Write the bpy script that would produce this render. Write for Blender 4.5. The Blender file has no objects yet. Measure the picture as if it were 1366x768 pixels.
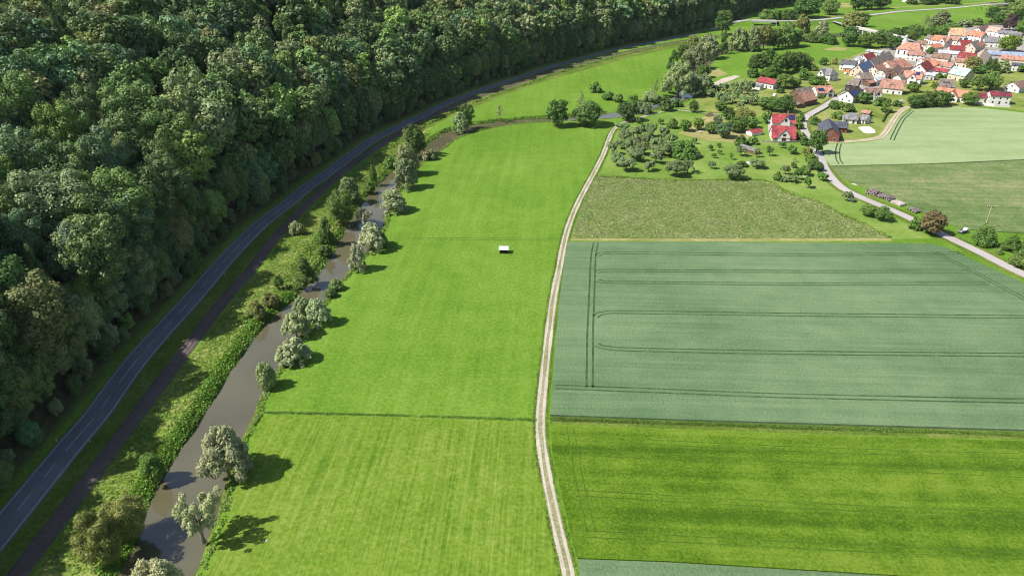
import bpy, bmesh, math, random
import numpy as np
from mathutils import Vector, Matrix
R = math.radians
random.seed(7)
rng = np.random.default_rng(7)
scene = bpy.context.scene
COL = scene.collection

# ------------------------------------------------------------------ camera, sky, sun, exposure
CAM_H, FPX, TILT = 120.0, 947.0, 28.0          # drone height, focal length in photo pixels, downward tilt
cam = bpy.data.cameras.new('camera')
cam_o = bpy.data.objects.new('camera', cam)
COL.objects.link(cam_o)
cam.sensor_width = 36
cam.lens = 36 * FPX / 1366
cam.clip_start, cam.clip_end = 1, 9000
cam_o.location = (0, 0, CAM_H)
cam_o.rotation_euler = (R(90 - TILT), 0, 0)
scene.camera = cam_o

SUN_EL, SUN_AZ = 48.0, 16.0                     # elevation; shadows run AZ degrees forward of +X
world = bpy.data.worlds.new('World')
scene.world = world
world.use_nodes = True
nt = world.node_tree
sky = nt.nodes.new('ShaderNodeTexSky')
sky.sky_type = 'NISHITA'
sky.sun_disc = False
sky.sun_elevation = R(SUN_EL)
bg = nt.nodes['Background']
bg.inputs[1].default_value = 0.085
nt.links.new(sky.outputs[0], bg.inputs[0])
sun = bpy.data.lights.new('sun', 'SUN')
sun.energy = 4.7
sun.angle = R(0.5)
sun.color = (1.0, 0.955, 0.88)
sun_o = bpy.data.objects.new('sun', sun)
COL.objects.link(sun_o)
d = Vector((math.cos(R(SUN_EL)) * math.cos(R(SUN_AZ)), math.cos(R(SUN_EL)) * math.sin(R(SUN_AZ)), -math.sin(R(SUN_EL))))
sun_o.rotation_euler = d.to_track_quat('-Z', 'Y').to_euler()
sky.sun_rotation = math.atan2(-d.x, -d.y)       # where the sun stands, clockwise from +Y
scene.view_settings.view_transform = 'Standard'
scene.view_settings.look = 'None'
scene.view_settings.gamma = 1
scene.view_settings.exposure = 0.82
scene.render.engine = 'CYCLES'
cy = scene.cycles
cy.max_bounces, cy.diffuse_bounces, cy.glossy_bounces = 6, 3, 2
cy.filter_width = 1.1
cy.transmission_bounces, cy.transparent_max_bounces = 2, 8

# ------------------------------------------------------------------ places on the ground
CT, ST = math.cos(R(TILT)), math.sin(R(TILT))
def P(px, py, z=0.0):
    """The point of the plane at height z that is seen at photo pixel (px, py)."""
    u, v = px - 683.0, py - 384.0
    t = (CAM_H - z) / (FPX * ST + v * CT)
    return Vector((u * t, t * (FPX * CT - v * ST), z))
def PX(x, y, z):
    """Photo pixel of a world point."""
    dy, dz = y, z - CAM_H
    depth = dy * CT - dz * ST
    up = dy * ST + dz * CT
    return 683 + FPX * x / depth, 384 - FPX * up / depth
def scale_at(px, py):
    """Metres per photo pixel and the ray's dip at a ground pixel."""
    v = py - 384.0
    return CAM_H / (FPX * ST + v * CT), R(TILT) + math.atan(v / FPX)

def smooth(pts, step=4.0):
    """Catmull-Rom through world points, resampled about every step metres."""
    pts = [Vector((p[0], p[1], p[2] if len(p) > 2 else 0)) for p in pts]
    q = [pts[0] * 2 - pts[1]] + pts + [pts[-1] * 2 - pts[-2]]
    out = []
    for i in range(1, len(q) - 2):
        a, b, c, e = q[i - 1], q[i], q[i + 1], q[i + 2]
        n = max(1, int((c - b).length / step))
        for k in range(n):
            t = k / n
            out.append(0.5 * ((2 * b) + (c - a) * t + (2 * a - 5 * b + 4 * c - e) * t * t + (3 * b - a - 3 * c + e) * t ** 3))
    out.append(pts[-1])
    return out
def line(px_pts, z=0.0, step=4.0):
    return smooth([P(x, y, z) for x, y in px_pts], step)

# ------------------------------------------------------------------ materials
class N:
    """A little node-tree writer."""
    def __init__(self, name):
        self.m = bpy.data.materials.new(name)
        self.m.use_nodes = True
        self.t = self.m.node_tree
        self.b = self.t.nodes['Principled BSDF']
        self.out = self.t.nodes['Material Output']
    def n(self, typ, **kw):
        x = self.t.nodes.new(typ)
        for k, v in kw.items():
            setattr(x, k, v)
        return x
    def l(self, a, b):
        self.t.links.new(a, b)
    def val(self, sock, v):
        if hasattr(v, 'is_output') or isinstance(v, bpy.types.NodeSocket):
            self.l(v, sock)
        else:
            sock.default_value = v
    def math(self, op, a, b=0.0, c=None):
        x = self.n('ShaderNodeMath', operation=op)
        self.val(x.inputs[0], a); self.val(x.inputs[1], b)
        if c is not None: self.val(x.inputs[2], c)
        return x.outputs[0]
    def pos(self, rot=0.0, sx=1.0, sy=1.0, obj=False):
        g = self.n('ShaderNodeTexCoord').outputs['Object'] if obj else self.n('ShaderNodeNewGeometry').outputs['Position']
        m = self.n('ShaderNodeMapping')
        r = self.n('ShaderNodeVectorRotate', rotation_type='Z_AXIS')
        self.l(g, r.inputs['Vector']); r.inputs['Angle'].default_value = rot
        self.l(r.outputs[0], m.inputs['Vector'])
        m.inputs['Scale'].default_value = (sx, sy, 1)
        return m.outputs[0]
    def noise(self, vec, scale, detail=2.0, rough=0.55, dist=0.0):
        x = self.n('ShaderNodeTexNoise')
        self.l(vec, x.inputs['Vector'])
        x.inputs['Scale'].default_value = scale; x.inputs['Detail'].default_value = detail
        x.inputs['Roughness'].default_value = rough; x.inputs['Distortion'].default_value = dist
        return x.outputs['Fac']
    def ramp(self, fac, stops):
        x = self.n('ShaderNodeValToRGB')
        e = x.color_ramp.elements
        while len(e) < len(stops): e.new(0.5)
        for k, (p, c) in enumerate(stops):
            e[k].position = p; e[k].color = (*c, 1)
        self.l(fac, x.inputs[0])
        return x.outputs[0]
    def mix(self, fac, a, b, mode='MIX'):
        x = self.n('ShaderNodeMix', data_type='RGBA', blend_type=mode)
        self.val(x.inputs[0], fac)
        for s, v in ((x.inputs[6], a), (x.inputs[7], b)):
            self.val(s, (*v, 1) if isinstance(v, tuple) and len(v) == 3 else v)
        return x.outputs[2]
    def bump(self, h, dist, strength=1.0):
        x = self.n('ShaderNodeBump')
        x.inputs['Strength'].default_value = strength; x.inputs['Distance'].default_value = dist
        self.l(h, x.inputs['Height'])
        self.l(x.outputs[0], self.b.inputs['Normal'])
    def done(self, col, rough=0.9, spec=0.2, metal=0.0):
        self.val(self.b.inputs['Base Color'], (*col, 1) if isinstance(col, tuple) and len(col) == 3 else col)
        self.val(self.b.inputs['Roughness'], rough)
        self.b.inputs['Specular IOR Level'].default_value = spec
        self.b.inputs['Metallic'].default_value = metal
        return self.m

def field_mat(name, dark, mid, light, fine=1.0, fine_amt=0.9, patch=0.02, patch_amt=0.5, mid_s=0.15, mid_amt=0.4,
              rot=0.0, streak=None, streak_amt=0.5, bump=0.25, extra=None):
    """Grass, crops and bare soil: three colours mixed by fine, middling and broad noise and by streaks along the rows."""
    n = N(name)
    p = n.pos()
    a = n.noise(p, fine, 3.0, 0.65)
    b = n.noise(p, mid_s, 3.0, 0.6)
    c = n.noise(p, patch, 4.0, 0.6, 0.4)
    f = n.math('MULTIPLY_ADD', n.math('SUBTRACT', a, 0.5), fine_amt, 0.5)
    f = n.math('MULTIPLY_ADD', n.math('SUBTRACT', b, 0.5), mid_amt, f)
    f = n.math('MULTIPLY_ADD', n.math('SUBTRACT', c, 0.5), patch_amt, f)
    if streak:
        s = n.noise(n.pos(rot, streak[0], streak[1]), 1.0, 3.0, 0.6)
        f = n.math('MULTIPLY_ADD', n.math('SUBTRACT', s, 0.5), streak_amt, f)
    col = n.ramp(f, [(0.22, dark), (0.5, mid), (0.8, light)])
    if extra: col = extra(n, p, col)
    if bump: n.bump(a, bump, 1.0)
    return n.done(col, 0.95, 0.1)

def plain(name, col, var=0.15, scale=0.8, rough=0.85, spec=0.25, metal=0.0, obj=True, streak=None):
    """A painted, tiled or rendered surface with a little wear."""
    n = N(name)
    p = n.pos(obj=obj)
    f = n.noise(p, scale, 4.0, 0.65)
    if streak:
        s = n.noise(n.pos(0, streak[0], streak[1], obj=obj), 1.0, 2.0)
        f = n.math('MULTIPLY_ADD', n.math('SUBTRACT', s, 0.5), 0.7, f)
    dk = tuple(c * (1 - var * 1.6) for c in col); lt = tuple(min(1, c * (1 + var)) for c in col)
    return n.done(n.ramp(f, [(0.3, dk), (0.5, col), (0.72, lt)]), rough, spec, metal)

def leaf_mat(name, attr):
    """Leaves: the tree's own colour, varied from leaf clump to leaf clump, letting some light through."""
    n = N(name)
    if attr:
        a = n.n('ShaderNodeAttribute'); a.attribute_name = 'tint'; c = a.outputs['Color']
    else:
        c = n.n('ShaderNodeObjectInfo').outputs['Color']
    r = n.n('ShaderNodeNewGeometry').outputs['Random Per Island']
    k = n.math('MULTIPLY_ADD', r, 0.6, 0.7)
    g = n.n('ShaderNodeCombineColor')
    n.l(k, g.inputs[0]); n.l(k, g.inputs[1]); n.l(k, g.inputs[2])
    col = n.mix(1.0, c, g.outputs[0], 'MULTIPLY')
    n.done(col, 0.55, 0.25)
    tr = n.n('ShaderNodeBsdfTranslucent')
    n.l(n.mix(1.0, col, (1.0, 1.05, 0.55), 'MULTIPLY'), tr.inputs[0])
    mx = n.n('ShaderNodeMixShader'); mx.inputs[0].default_value = 0.22
    n.l(n.b.outputs[0], mx.inputs[1]); n.l(tr.outputs[0], mx.inputs[2])
    n.l(mx.outputs[0], n.out.inputs[0])
    return n.m

M = {}
def ground_extra(n, p, col):                    # leaf litter under the wood, on the hillside
    a = n.n('ShaderNodeAttribute'); a.attribute_name = 'wood'
    lit = n.ramp(n.noise(p, 0.7, 3.0), [(0.3, (0.030, 0.032, 0.014)), (0.7, (0.075, 0.062, 0.034))])
    col = n.mix(a.outputs['Fac'], col, lit)
    b = n.n('ShaderNodeAttribute'); b.attribute_name = 'bed'
    return n.mix(b.outputs['Fac'], col, (0.07, 0.055, 0.035))
M['ground'] = field_mat('meadow_grass', (0.060, 0.132, 0.010), (0.102, 0.192, 0.018), (0.160, 0.244, 0.042), fine=0.9, fine_amt=0.95,
                        patch=0.013, patch_amt=0.65, mid_s=0.12, mid_amt=0.35, rot=R(4), streak=(0.30, 0.012), streak_amt=0.40, extra=ground_extra)
def mown_extra(n, p, col):
    w = n.noise(n.pos(R(3), 0.85, 0.012), 1.0, 3.0, 0.7)
    f = n.math('MULTIPLY', n.math('SUBTRACT', w, 0.52), 2.6)
    f.node.use_clamp = True
    return n.mix(f, col, (0.168, 0.218, 0.042))
M['mown'] = field_mat('mown_meadow', (0.060, 0.122, 0.009), (0.108, 0.182, 0.016), (0.176, 0.232, 0.042), fine=0.9, fine_amt=1.0,
                      patch=0.03, patch_amt=0.55, mid_s=0.25, mid_amt=0.5, rot=R(3), streak=(1.3, 0.02), streak_amt=0.9, extra=mown_extra)
M['wheat'] = field_mat('blue_green_wheat', (0.072, 0.126, 0.058), (0.106, 0.166, 0.080), (0.146, 0.206, 0.106), fine=1.5, fine_amt=1.0,
                       patch=0.014, patch_amt=1.0, mid_s=0.1, mid_amt=0.5, rot=R(2.8), streak=(0.02, 0.6), streak_amt=0.7, bump=0.3)
M['wheat_far'] = field_mat('ripening_wheat', (0.160, 0.215, 0.088), (0.220, 0.282, 0.132), (0.280, 0.330, 0.175), fine=0.8, fine_amt=0.5,
                           patch=0.012, patch_amt=0.4, mid_s=0.08, mid_amt=0.3, rot=R(0), streak=(0.01, 0.16), streak_amt=0.8, bump=0.3)
M['barley'] = field_mat('green_barley', (0.036, 0.082, 0.004), (0.074, 0.138, 0.008), (0.130, 0.192, 0.020), fine=1.5, fine_amt=1.1,
                        patch=0.022, patch_amt=0.55, mid_s=0.13, mid_amt=0.7, rot=R(2.5), streak=(0.006, 0.16), streak_amt=1.25, bump=0.3)
M['maize'] = field_mat('young_maize', (0.066, 0.108, 0.030), (0.110, 0.160, 0.054), (0.215, 0.212, 0.105), fine=0.7, fine_amt=0.8,
                       patch=0.014, patch_amt=0.9, mid_s=0.1, mid_amt=0.6, rot=R(3), streak=(0.015, 0.35), streak_amt=0.7, bump=0.4)
M['scrub'] = field_mat('scrub_soil', (0.075, 0.115, 0.028), (0.130, 0.175, 0.055), (0.22, 0.23, 0.10), fine=0.6, fine_amt=1.0, patch=0.03, patch_amt=0.6, bump=0.4)
M['lawn'] = field_mat('orchard_lawn', (0.080, 0.148, 0.018), (0.132, 0.208, 0.036), (0.215, 0.255, 0.075), fine=0.6, fine_amt=0.6,
                      patch=0.022, patch_amt=1.0, mid_s=0.09, mid_amt=0.6, bump=0.2)
M['garden'] = field_mat('garden_lawn', (0.085, 0.130, 0.018), (0.165, 0.205, 0.045), (0.27, 0.25, 0.10), fine=0.5, fine_amt=0.6,
                        patch=0.035, patch_amt=1.0, mid_s=0.12, mid_amt=0.6, bump=0.2)
M['dry'] = field_mat('dry_grass', (0.14, 0.165, 0.04), (0.24, 0.225, 0.085), (0.36, 0.31, 0.15), fine=0.8, fine_amt=0.9, patch=0.05, patch_amt=0.8)
M['verge'] = field_mat('verge_grass', (0.050, 0.090, 0.010), (0.090, 0.135, 0.018), (0.165, 0.180, 0.050), fine=0.9, fine_amt=1.0, patch=0.04, patch_amt=0.8, mid_amt=0.7, bump=0.4)
M['rough'] = field_mat('rough_grass', (0.075, 0.125, 0.016), (0.150, 0.205, 0.036), (0.27, 0.28, 0.09), fine=0.7, fine_amt=1.1, patch=0.06, patch_amt=0.8, mid_amt=0.8, bump=0.5)
M['rut'] = field_mat('crop_wheel_track', (0.024, 0.050, 0.018), (0.042, 0.080, 0.032), (0.085, 0.125, 0.060), fine=1.5, mid_s=0.3, mid_amt=1.0, bump=0.1)  # soil and thin-crop green, darkened to paint in the shade between the stalks
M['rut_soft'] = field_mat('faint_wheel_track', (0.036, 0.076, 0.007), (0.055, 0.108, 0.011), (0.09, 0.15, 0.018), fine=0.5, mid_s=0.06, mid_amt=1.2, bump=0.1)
M['gravel'] = field_mat('pale_gravel', (0.28, 0.235, 0.185), (0.38, 0.335, 0.275), (0.48, 0.43, 0.365), fine=1.6, fine_amt=0.9, patch=0.06, patch_amt=0.6, bump=0.08)
M['track_mid'] = field_mat('track_middle_grass', (0.12, 0.145, 0.05), (0.205, 0.205, 0.11), (0.32, 0.29, 0.20), fine=1.2, fine_amt=1.1, patch=0.05, patch_amt=0.8)
M['sand'] = field_mat('pale_sand', (0.55, 0.50, 0.42), (0.66, 0.61, 0.54), (0.75, 0.71, 0.65), fine=1.0, bump=0.05)
M['asphalt'] = field_mat('dark_asphalt', (0.118, 0.119, 0.126), (0.150, 0.151, 0.158), (0.195, 0.194, 0.196), fine=2.0, fine_amt=0.5, patch=0.05, patch_amt=0.7,
                         streak=(0.6, 0.02), streak_amt=0.4, bump=0.02)
M['lane'] = field_mat('pale_lane_asphalt', (0.27, 0.245, 0.235), (0.34, 0.31, 0.30), (0.40, 0.37, 0.355), fine=1.5, fine_amt=0.5, patch=0.06, patch_amt=0.7, bump=0.02)
M['yard'] = field_mat('village_yard', (0.16, 0.145, 0.12), (0.26, 0.235, 0.205), (0.36, 0.33, 0.30), fine=0.4, fine_amt=0.7, patch=0.05, patch_amt=0.8, bump=0.05)
M['ballast'] = field_mat('rail_ballast', (0.066, 0.051, 0.044), (0.105, 0.085, 0.074), (0.175, 0.148, 0.130), fine=2.2, fine_amt=1.0, patch=0.05, patch_amt=0.6, bump=0.12)
M['paint'] = plain('road_paint', (0.50, 0.50, 0.50), 0.25, 1.2, obj=False)
M['stone'] = plain('field_stone', (0.40, 0.37, 0.32), 0.2, 1.0)
M['rail'] = plain('rail_steel', (0.24, 0.18, 0.15), 0.2, 1.0, 0.5, 0.5, 0.6, obj=False)
M['sleeper'] = plain('brown_sleeper', (0.115, 0.088, 0.078), 0.2, 1.0, obj=False)
M['concrete'] = plain('weathered_concrete', (0.45, 0.43, 0.40), 0.2, 0.3)
M['bark'] = plain('tree_bark', (0.075, 0.056, 0.040), 0.35, 3.0)
M['bark_pale'] = plain('grey_bark', (0.17, 0.14, 0.115), 0.3, 3.0)
M['wood'] = plain('weathered_wood', (0.20, 0.135, 0.085), 0.3, 1.5, streak=(0.6, 4))
M['dark_wood'] = plain('dark_timber', (0.070, 0.042, 0.028), 0.3, 1.5, streak=(4, 0.5))
M['log'] = plain('log_bark', (0.20, 0.165, 0.155), 0.5, 1.2)
M['log_end'] = plain('log_cut_end', (0.26, 0.215, 0.19), 0.5, 3.0)
M['white_metal'] = plain('white_painted_metal', (0.72, 0.75, 0.76), 0.08, 1.0, 0.4, 0.5)
M['hut_metal'] = plain('dull_metal', (0.46, 0.48, 0.49), 0.12, 0.8, 0.5, 0.4)
M['glass'] = plain('window_glass', (0.020, 0.026, 0.034), 0.2, 0.5, 0.08, 0.6)
M['frame'] = plain('window_frame', (0.70, 0.69, 0.66), 0.08)
M['panel'] = plain('solar_panel', (0.018, 0.030, 0.090), 0.3, 0.6, 0.15, 0.7, streak=(1.2, 1.2))
M['tyre'] = plain('rubber_tyre', (0.025, 0.025, 0.026), 0.2)
M['leaf'] = leaf_mat('tree_leaves', False)
M['leaf_mass'] = leaf_mat('mass_leaves', True)
def water():
    n = N('muddy_water')
    p = n.pos()
    col = n.ramp(n.noise(p, 0.05, 3.0), [(0.3, (0.080, 0.073, 0.040)), (0.7, (0.108, 0.098, 0.056))])
    n.bump(n.noise(p, 0.5, 3.0), 0.03, 0.25)
    return n.done(col, n.math('MULTIPLY_ADD', n.noise(p, 0.06, 2.0), 0.08, 0.0), 1.0)
M['water'] = water()

# ------------------------------------------------------------------ object helpers
def link(o, parent=None):
    COL.objects.link(o)
    if parent is not None: o.parent = parent
    return o
def tag(o, label=None, cat=None, group=None, kind=None):
    for k, v in (('label', label), ('category', cat), ('group', group), ('kind', kind)):
        if v: o[k] = v
    return o
def empty(name, loc, rz=0.0, label=None, cat=None, group=None, scale=None):
    o = bpy.data.objects.new(name, None)
    o.empty_display_size = 0.5
    o.location = loc; o.rotation_euler = (0, 0, rz)
    if scale: o.scale = scale
    link(o)
    return tag(o, label, cat, group)
class MB:
    """Collects faces; build() links them as one mesh object."""
    def __init__(self): self.v, self.f, self.mi = [], [], []
    def poly(self, pts, mi=0):
        k = len(self.v); self.v += [tuple(p) for p in pts]
        self.f.append(tuple(range(k, k + len(pts)))); self.mi.append(mi)
    def box(self, x0, x1, y0, y1, z0, z1, mi=0, mat=None):
        c = [Vector((x, y, z)) for z in (z0, z1) for y in (y0, y1) for x in (x0, x1)]
        if mat: c = [mat @ p for p in c]
        k = len(self.v); self.v += [tuple(p) for p in c]
        for q in ((0, 2, 3, 1), (4, 5, 7, 6), (0, 1, 5, 4), (2, 6, 7, 3), (0, 4, 6, 2), (1, 3, 7, 5)):
            self.f.append(tuple(k + i for i in q)); self.mi.append(mi)
    def prism(self, poly, off, mi=0):
        """A polygon swept along the vector off."""
        k, n, off = len(self.v), len(poly), Vector(off)
        self.v += [tuple(p) for p in poly] + [tuple(Vector(p) + off) for p in poly]
        self.f.append(tuple(range(k + n - 1, k - 1, -1))); self.mi.append(mi)
        self.f.append(tuple(range(k + n, k + 2 * n))); self.mi.append(mi)
        for i in range(n):
            j = (i + 1) % n
            self.f.append((k + i, k + j, k + n + j, k + n + i)); self.mi.append(mi)
    def tube(self, pts, rad, n=6, mi=0, cap=None):
        pts = [Vector(p) for p in pts]
        if not hasattr(rad, '__len__'): rad = [rad] * len(pts)
        k = len(self.v)
        for i, p in enumerate(pts):
            t = (pts[min(i + 1, len(pts) - 1)] - pts[max(i - 1, 0)]).normalized()
            a = t.orthogonal().normalized(); b = t.cross(a)
            for j in range(n):
                th = 2 * math.pi * j / n
                self.v.append(tuple(p + rad[i] * (math.cos(th) * a + math.sin(th) * b)))
        for i in range(len(pts) - 1):
            for j in range(n):
                q = (j + 1) % n
                self.f.append((k + i * n + j, k + i * n + q, k + (i + 1) * n + q, k + (i + 1) * n + j)); self.mi.append(mi)
        cm = mi if cap is None else cap
        self.f.append(tuple(k + j for j in range(n - 1, -1, -1))); self.mi.append(cm)
        e = k + (len(pts) - 1) * n
        self.f.append(tuple(e + j for j in range(n))); self.mi.append(cm)
    def mesh(self, name, mats):
        me = bpy.data.meshes.new(name)
        me.from_pydata(self.v, [], self.f)
        for m in (mats if isinstance(mats, (list, tuple)) else [mats]): me.materials.append(m)
        if any(self.mi): me.polygons.foreach_set('material_index', self.mi)
        me.update()
        return me
    def build(self, name, mats, parent=None):
        return link(bpy.data.objects.new(name, self.mesh(name, mats)), parent)
def ribbon(mb, pts, half, off=0.0, mi=0, zadd=0.0):
    """A flat strip along a line, shifted sideways by off (right is +)."""
    k = len(mb.v)
    for i, p in enumerate(pts):
        t = pts[min(i + 1, len(pts) - 1)] - pts[max(i - 1, 0)]
        s = Vector((t.y, -t.x, 0)).normalized()
        for o in (off - half, off + half):
            q = p + s * o
            mb.v.append((q.x, q.y, p.z + zadd))
    for i in range(len(pts) - 1):
        a = k + 2 * i
        mb.f.append((a, a + 1, a + 3, a + 2)); mb.mi.append(mi)
def offset(pts, off, zadd=0.0):
    out = []
    for i, p in enumerate(pts):
        t = pts[min(i + 1, len(pts) - 1)] - pts[max(i - 1, 0)]
        s = Vector((t.y, -t.x, 0)).normalized()
        out.append(Vector((p.x + s.x * off, p.y + s.y * off, p.z + zadd)))
    return out
def struct(o): o['kind'] = 'structure'; return o
def sheet(name, px_poly, z, mat, thick=0.0, world_pts=None):
    """A flat field sheet from its outline; thick gives a standing crop its height."""
    pts = world_pts or [P(x, y, z + thick) for x, y in px_poly]
    me = bpy.data.meshes.new(name)
    b = bmesh.new()
    vs = [b.verts.new((p[0], p[1], z + thick)) for p in pts]
    f = b.faces.new(vs)
    f.normal_update()
    if f.normal.z < 0 or f.calc_area() and sum((vs[i].co.x * vs[(i + 1) % len(vs)].co.y - vs[(i + 1) % len(vs)].co.x * vs[i].co.y) for i in range(len(vs))) < 0:
        f.normal_flip()
    if thick:
        n = len(vs)
        lo = [b.verts.new((v.co.x, v.co.y, z - 0.02)) for v in vs]
        for i in range(n):
            j = (i + 1) % n
            b.faces.new((vs[i], vs[j], lo[j], lo[i]))
    bmesh.ops.triangulate(b, faces=[f])
    b.to_mesh(me); b.free()
    me.materials.append(mat)
    return struct(link(bpy.data.objects.new(name, me)))

def quad_mesh(name, cen, nor, size, mat, tint=None, zdiv=1.0):
    """Many leaf-clump quads as one mesh: centres, normals, half sizes."""
    n = len(cen)
    nor = nor / np.maximum(np.linalg.norm(nor, axis=1, keepdims=True), 1e-6)
    ref = rng.normal(size=(n, 3))
    a = np.cross(nor, ref); a /= np.maximum(np.linalg.norm(a, axis=1, keepdims=True), 1e-6)
    b = np.cross(nor, a)
    s = size[:, None]
    j = rng.uniform(0.75, 1.2, size=(4, n, 1))
    v = np.empty((n, 4, 3))
    v[:, 0] = cen + (-a - b) * s * j[0]
    v[:, 1] = cen + (a - b) * s * j[1]
    v[:, 2] = cen + (a + b) * s * j[2]
    v[:, 3] = cen + (-a + b) * s * j[3]
    v[:, :, 2] /= zdiv
    me = bpy.data.meshes.new(name)
    me.vertices.add(4 * n); me.loops.add(4 * n); me.polygons.add(n)
    me.vertices.foreach_set('co', v.astype(np.float32).ravel())
    me.loops.foreach_set('vertex_index', np.arange(4 * n, dtype=np.int32))
    me.polygons.foreach_set('loop_start', np.arange(0, 4 * n, 4, dtype=np.int32))
    if tint is not None:
        at = me.attributes.new('tint', 'FLOAT_COLOR', 'POINT')
        c = np.ones((n, 4, 4), np.float32); c[:, :, :3] = tint[:, None, :]
        at.data.foreach_set('color', c.ravel())
    me.materials.append(mat)
    me.update(); me.validate()
    return me

# ------------------------------------------------------------------ lines of the valley
ROAD_PX = [(34, 666), (98, 589), (126, 557), (185, 477), (259, 395), (305, 342), (347, 300), (382, 273), (409, 250.6), (440, 228.5), (468.5, 207.4), (497, 187),
           (530.5, 170), (557, 157.6), (579, 146), (601, 136.4), (634.5, 123), (688, 105.5), (732, 90.5), (776, 78.4), (820, 66.6), (878, 55.4), (922, 46), (951, 39.2)]
road_w = [Vector((-112, -60, 0)), Vector((-112, 40, 0)), Vector((-112, 95, 0))] + [P(*p) for p in ROAD_PX[1:]]
road_far = [P(975, 31, 3.0), P(999, 27.0, 5.0), P(1031, 28.2, 5.0), P(1082.5, 27.2, 4.0), P(1120.5, 24, 3.0), P(1153, 21, 1.5), P(1180, 18, 0.5), P(1203, 15.2, 0.2),
            P(1268.5, 11, 1.0), P(1315, 6.6, 5.5), P(1352, 5.2, 5.5), P(1400, 3, 3.0)]
road = smooth(road_w + road_far, 5.0)
foot_w = road_w + [P(975, 30), P(1000, 23), P(1030, 13), P(1090, 4), P(1180, -8), P(1300, -18)]
foot = np.array([(p.x, p.y) for p in smooth(foot_w, 14.0)])
LEFT_BANK = [(120, 800), (158, 768), (183, 720), (191, 690), (214, 640), (240, 600), (257, 576), (285, 532), (312, 488), (359, 427), (404, 390), (421, 374), (455, 324), (464, 301), (484, 273), (517, 236),
             (553, 208), (571, 195), (581, 186), (602, 175), (629, 168), (653, 165), (688, 161), (726, 159), (770, 156), (800, 152.5), (822, 151), (864, 142), (880, 139), (903, 129), (907, 117), (916, 104), (926, 90), (938, 76),
             (955, 66), (985, 60), (1020, 57), (1060, 52), (1098, 46), (1140, 47), (1175, 53), (1215, 55), (1262, 48), (1300, 40), (1330, 26), (1334, 12), (1334, 3)]
RIGHT_BANK = [(238, 800), (255, 768), (270, 730), (285, 690), (299, 640), (312, 600), (335, 556), (340, 536), (374, 483), (404, 440), (440, 389), (467, 359), (487, 336), (509, 302), (513, 284), (538, 242),
              (566, 212), (584, 202), (605, 187), (628, 178), (656, 171), (700, 165), (745, 163), (790, 160.5), (832, 157), (866, 149), (893, 141), (920, 132), (934, 120), (938, 104), (944, 92), (952, 80),
              (966, 71), (990, 65.5), (1022, 62.5), (1062, 57), (1098, 51), (1140, 51.5), (1172, 57.5), (1216, 59), (1266, 51), (1306, 43), (1340, 27), (1346, 12), (1346, 3)]
WZ = -1.1
bank_l = smooth([P(x, y, WZ) for x, y in LEFT_BANK], 5.0)
bank_r = smooth([P(x, y, WZ) for x, y in RIGHT_BANK], 5.0)
bank_l, bank_r = offset(bank_l, -1.3), offset(bank_r, 0.5)
river_poly = np.array([(p.x, p.y) for p in bank_l] + [(p.x, p.y) for p in reversed(bank_r)])

def seg_dist(x, y, line2, closed=False):
    """Distance to a polyline and which side (positive: to the left of its direction)."""
    best = np.full(x.shape, 1e9); side = np.zeros(x.shape)
    n = len(line2)
    for i in range(n if closed else n - 1):
        ax, ay = line2[i]; bx, by = line2[(i + 1) % n]
        ex, ey = bx - ax, by - ay
        L = ex * ex + ey * ey + 1e-9
        t = np.clip(((x - ax) * ex + (y - ay) * ey) / L, 0, 1)
        dx, dy = x - (ax + t * ex), y - (ay + t * ey)
        dd = dx * dx + dy * dy
        m = dd < best
        best = np.where(m, dd, best)
        side = np.where(m, ex * dy - ey * dx, side)
    return np.sqrt(best), side
def inside(x, y, poly):
    r = np.zeros(x.shape, bool)
    n = len(poly)
    for i in range(n):
        ax, ay = poly[i]; bx, by = poly[(i + 1) % n]
        if ay == by: continue
        c = ((ay > y) != (by > y)) & (x < (bx - ax) * (y - ay) / (by - ay) + ax)
        r ^= c
    return r
def smoothstep(a, b, x):
    t = np.clip((x - a) / (b - a), 0, 1)
    return t * t * (3 - 2 * t)
def hill(x, y):
    d, s = seg_dist(x, y, foot)
    d = np.where(s > 0, d, 0)
    h = np.maximum(0, d - 5.5)
    h = 0.56 * h + 5.0 * (1 - np.exp(-h / 7.0))
    h = np.where(h > 95, 95 + 60 * (1 - np.exp(-(h - 95) / 60)), h)
    w = 1 + 0.10 * np.sin(x * 0.021 + y * 0.011) + 0.08 * np.sin(y * 0.033 - x * 0.017 + 1.0)
    return h * w, d
def channel(x, y):
    near = (x > river_poly[:, 0].min() - 20) & (x < river_poly[:, 0].max() + 20) & (y > river_poly[:, 1].min() - 20) & (y < river_poly[:, 1].max() + 20)
    z = np.zeros(x.shape); bed = np.zeros(x.shape)
    xx, yy = x[near], y[near]
    d, _ = seg_dist(xx, yy, river_poly, True)
    sd = np.where(inside(xx, yy, river_poly), -d, d)
    z[near] = WZ * smoothstep(2.6, 0.0, sd) - 1.3 * smoothstep(0.0, -2.5, sd)
    bed[near] = smoothstep(1.2, -0.5, sd)
    return z, bed

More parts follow.
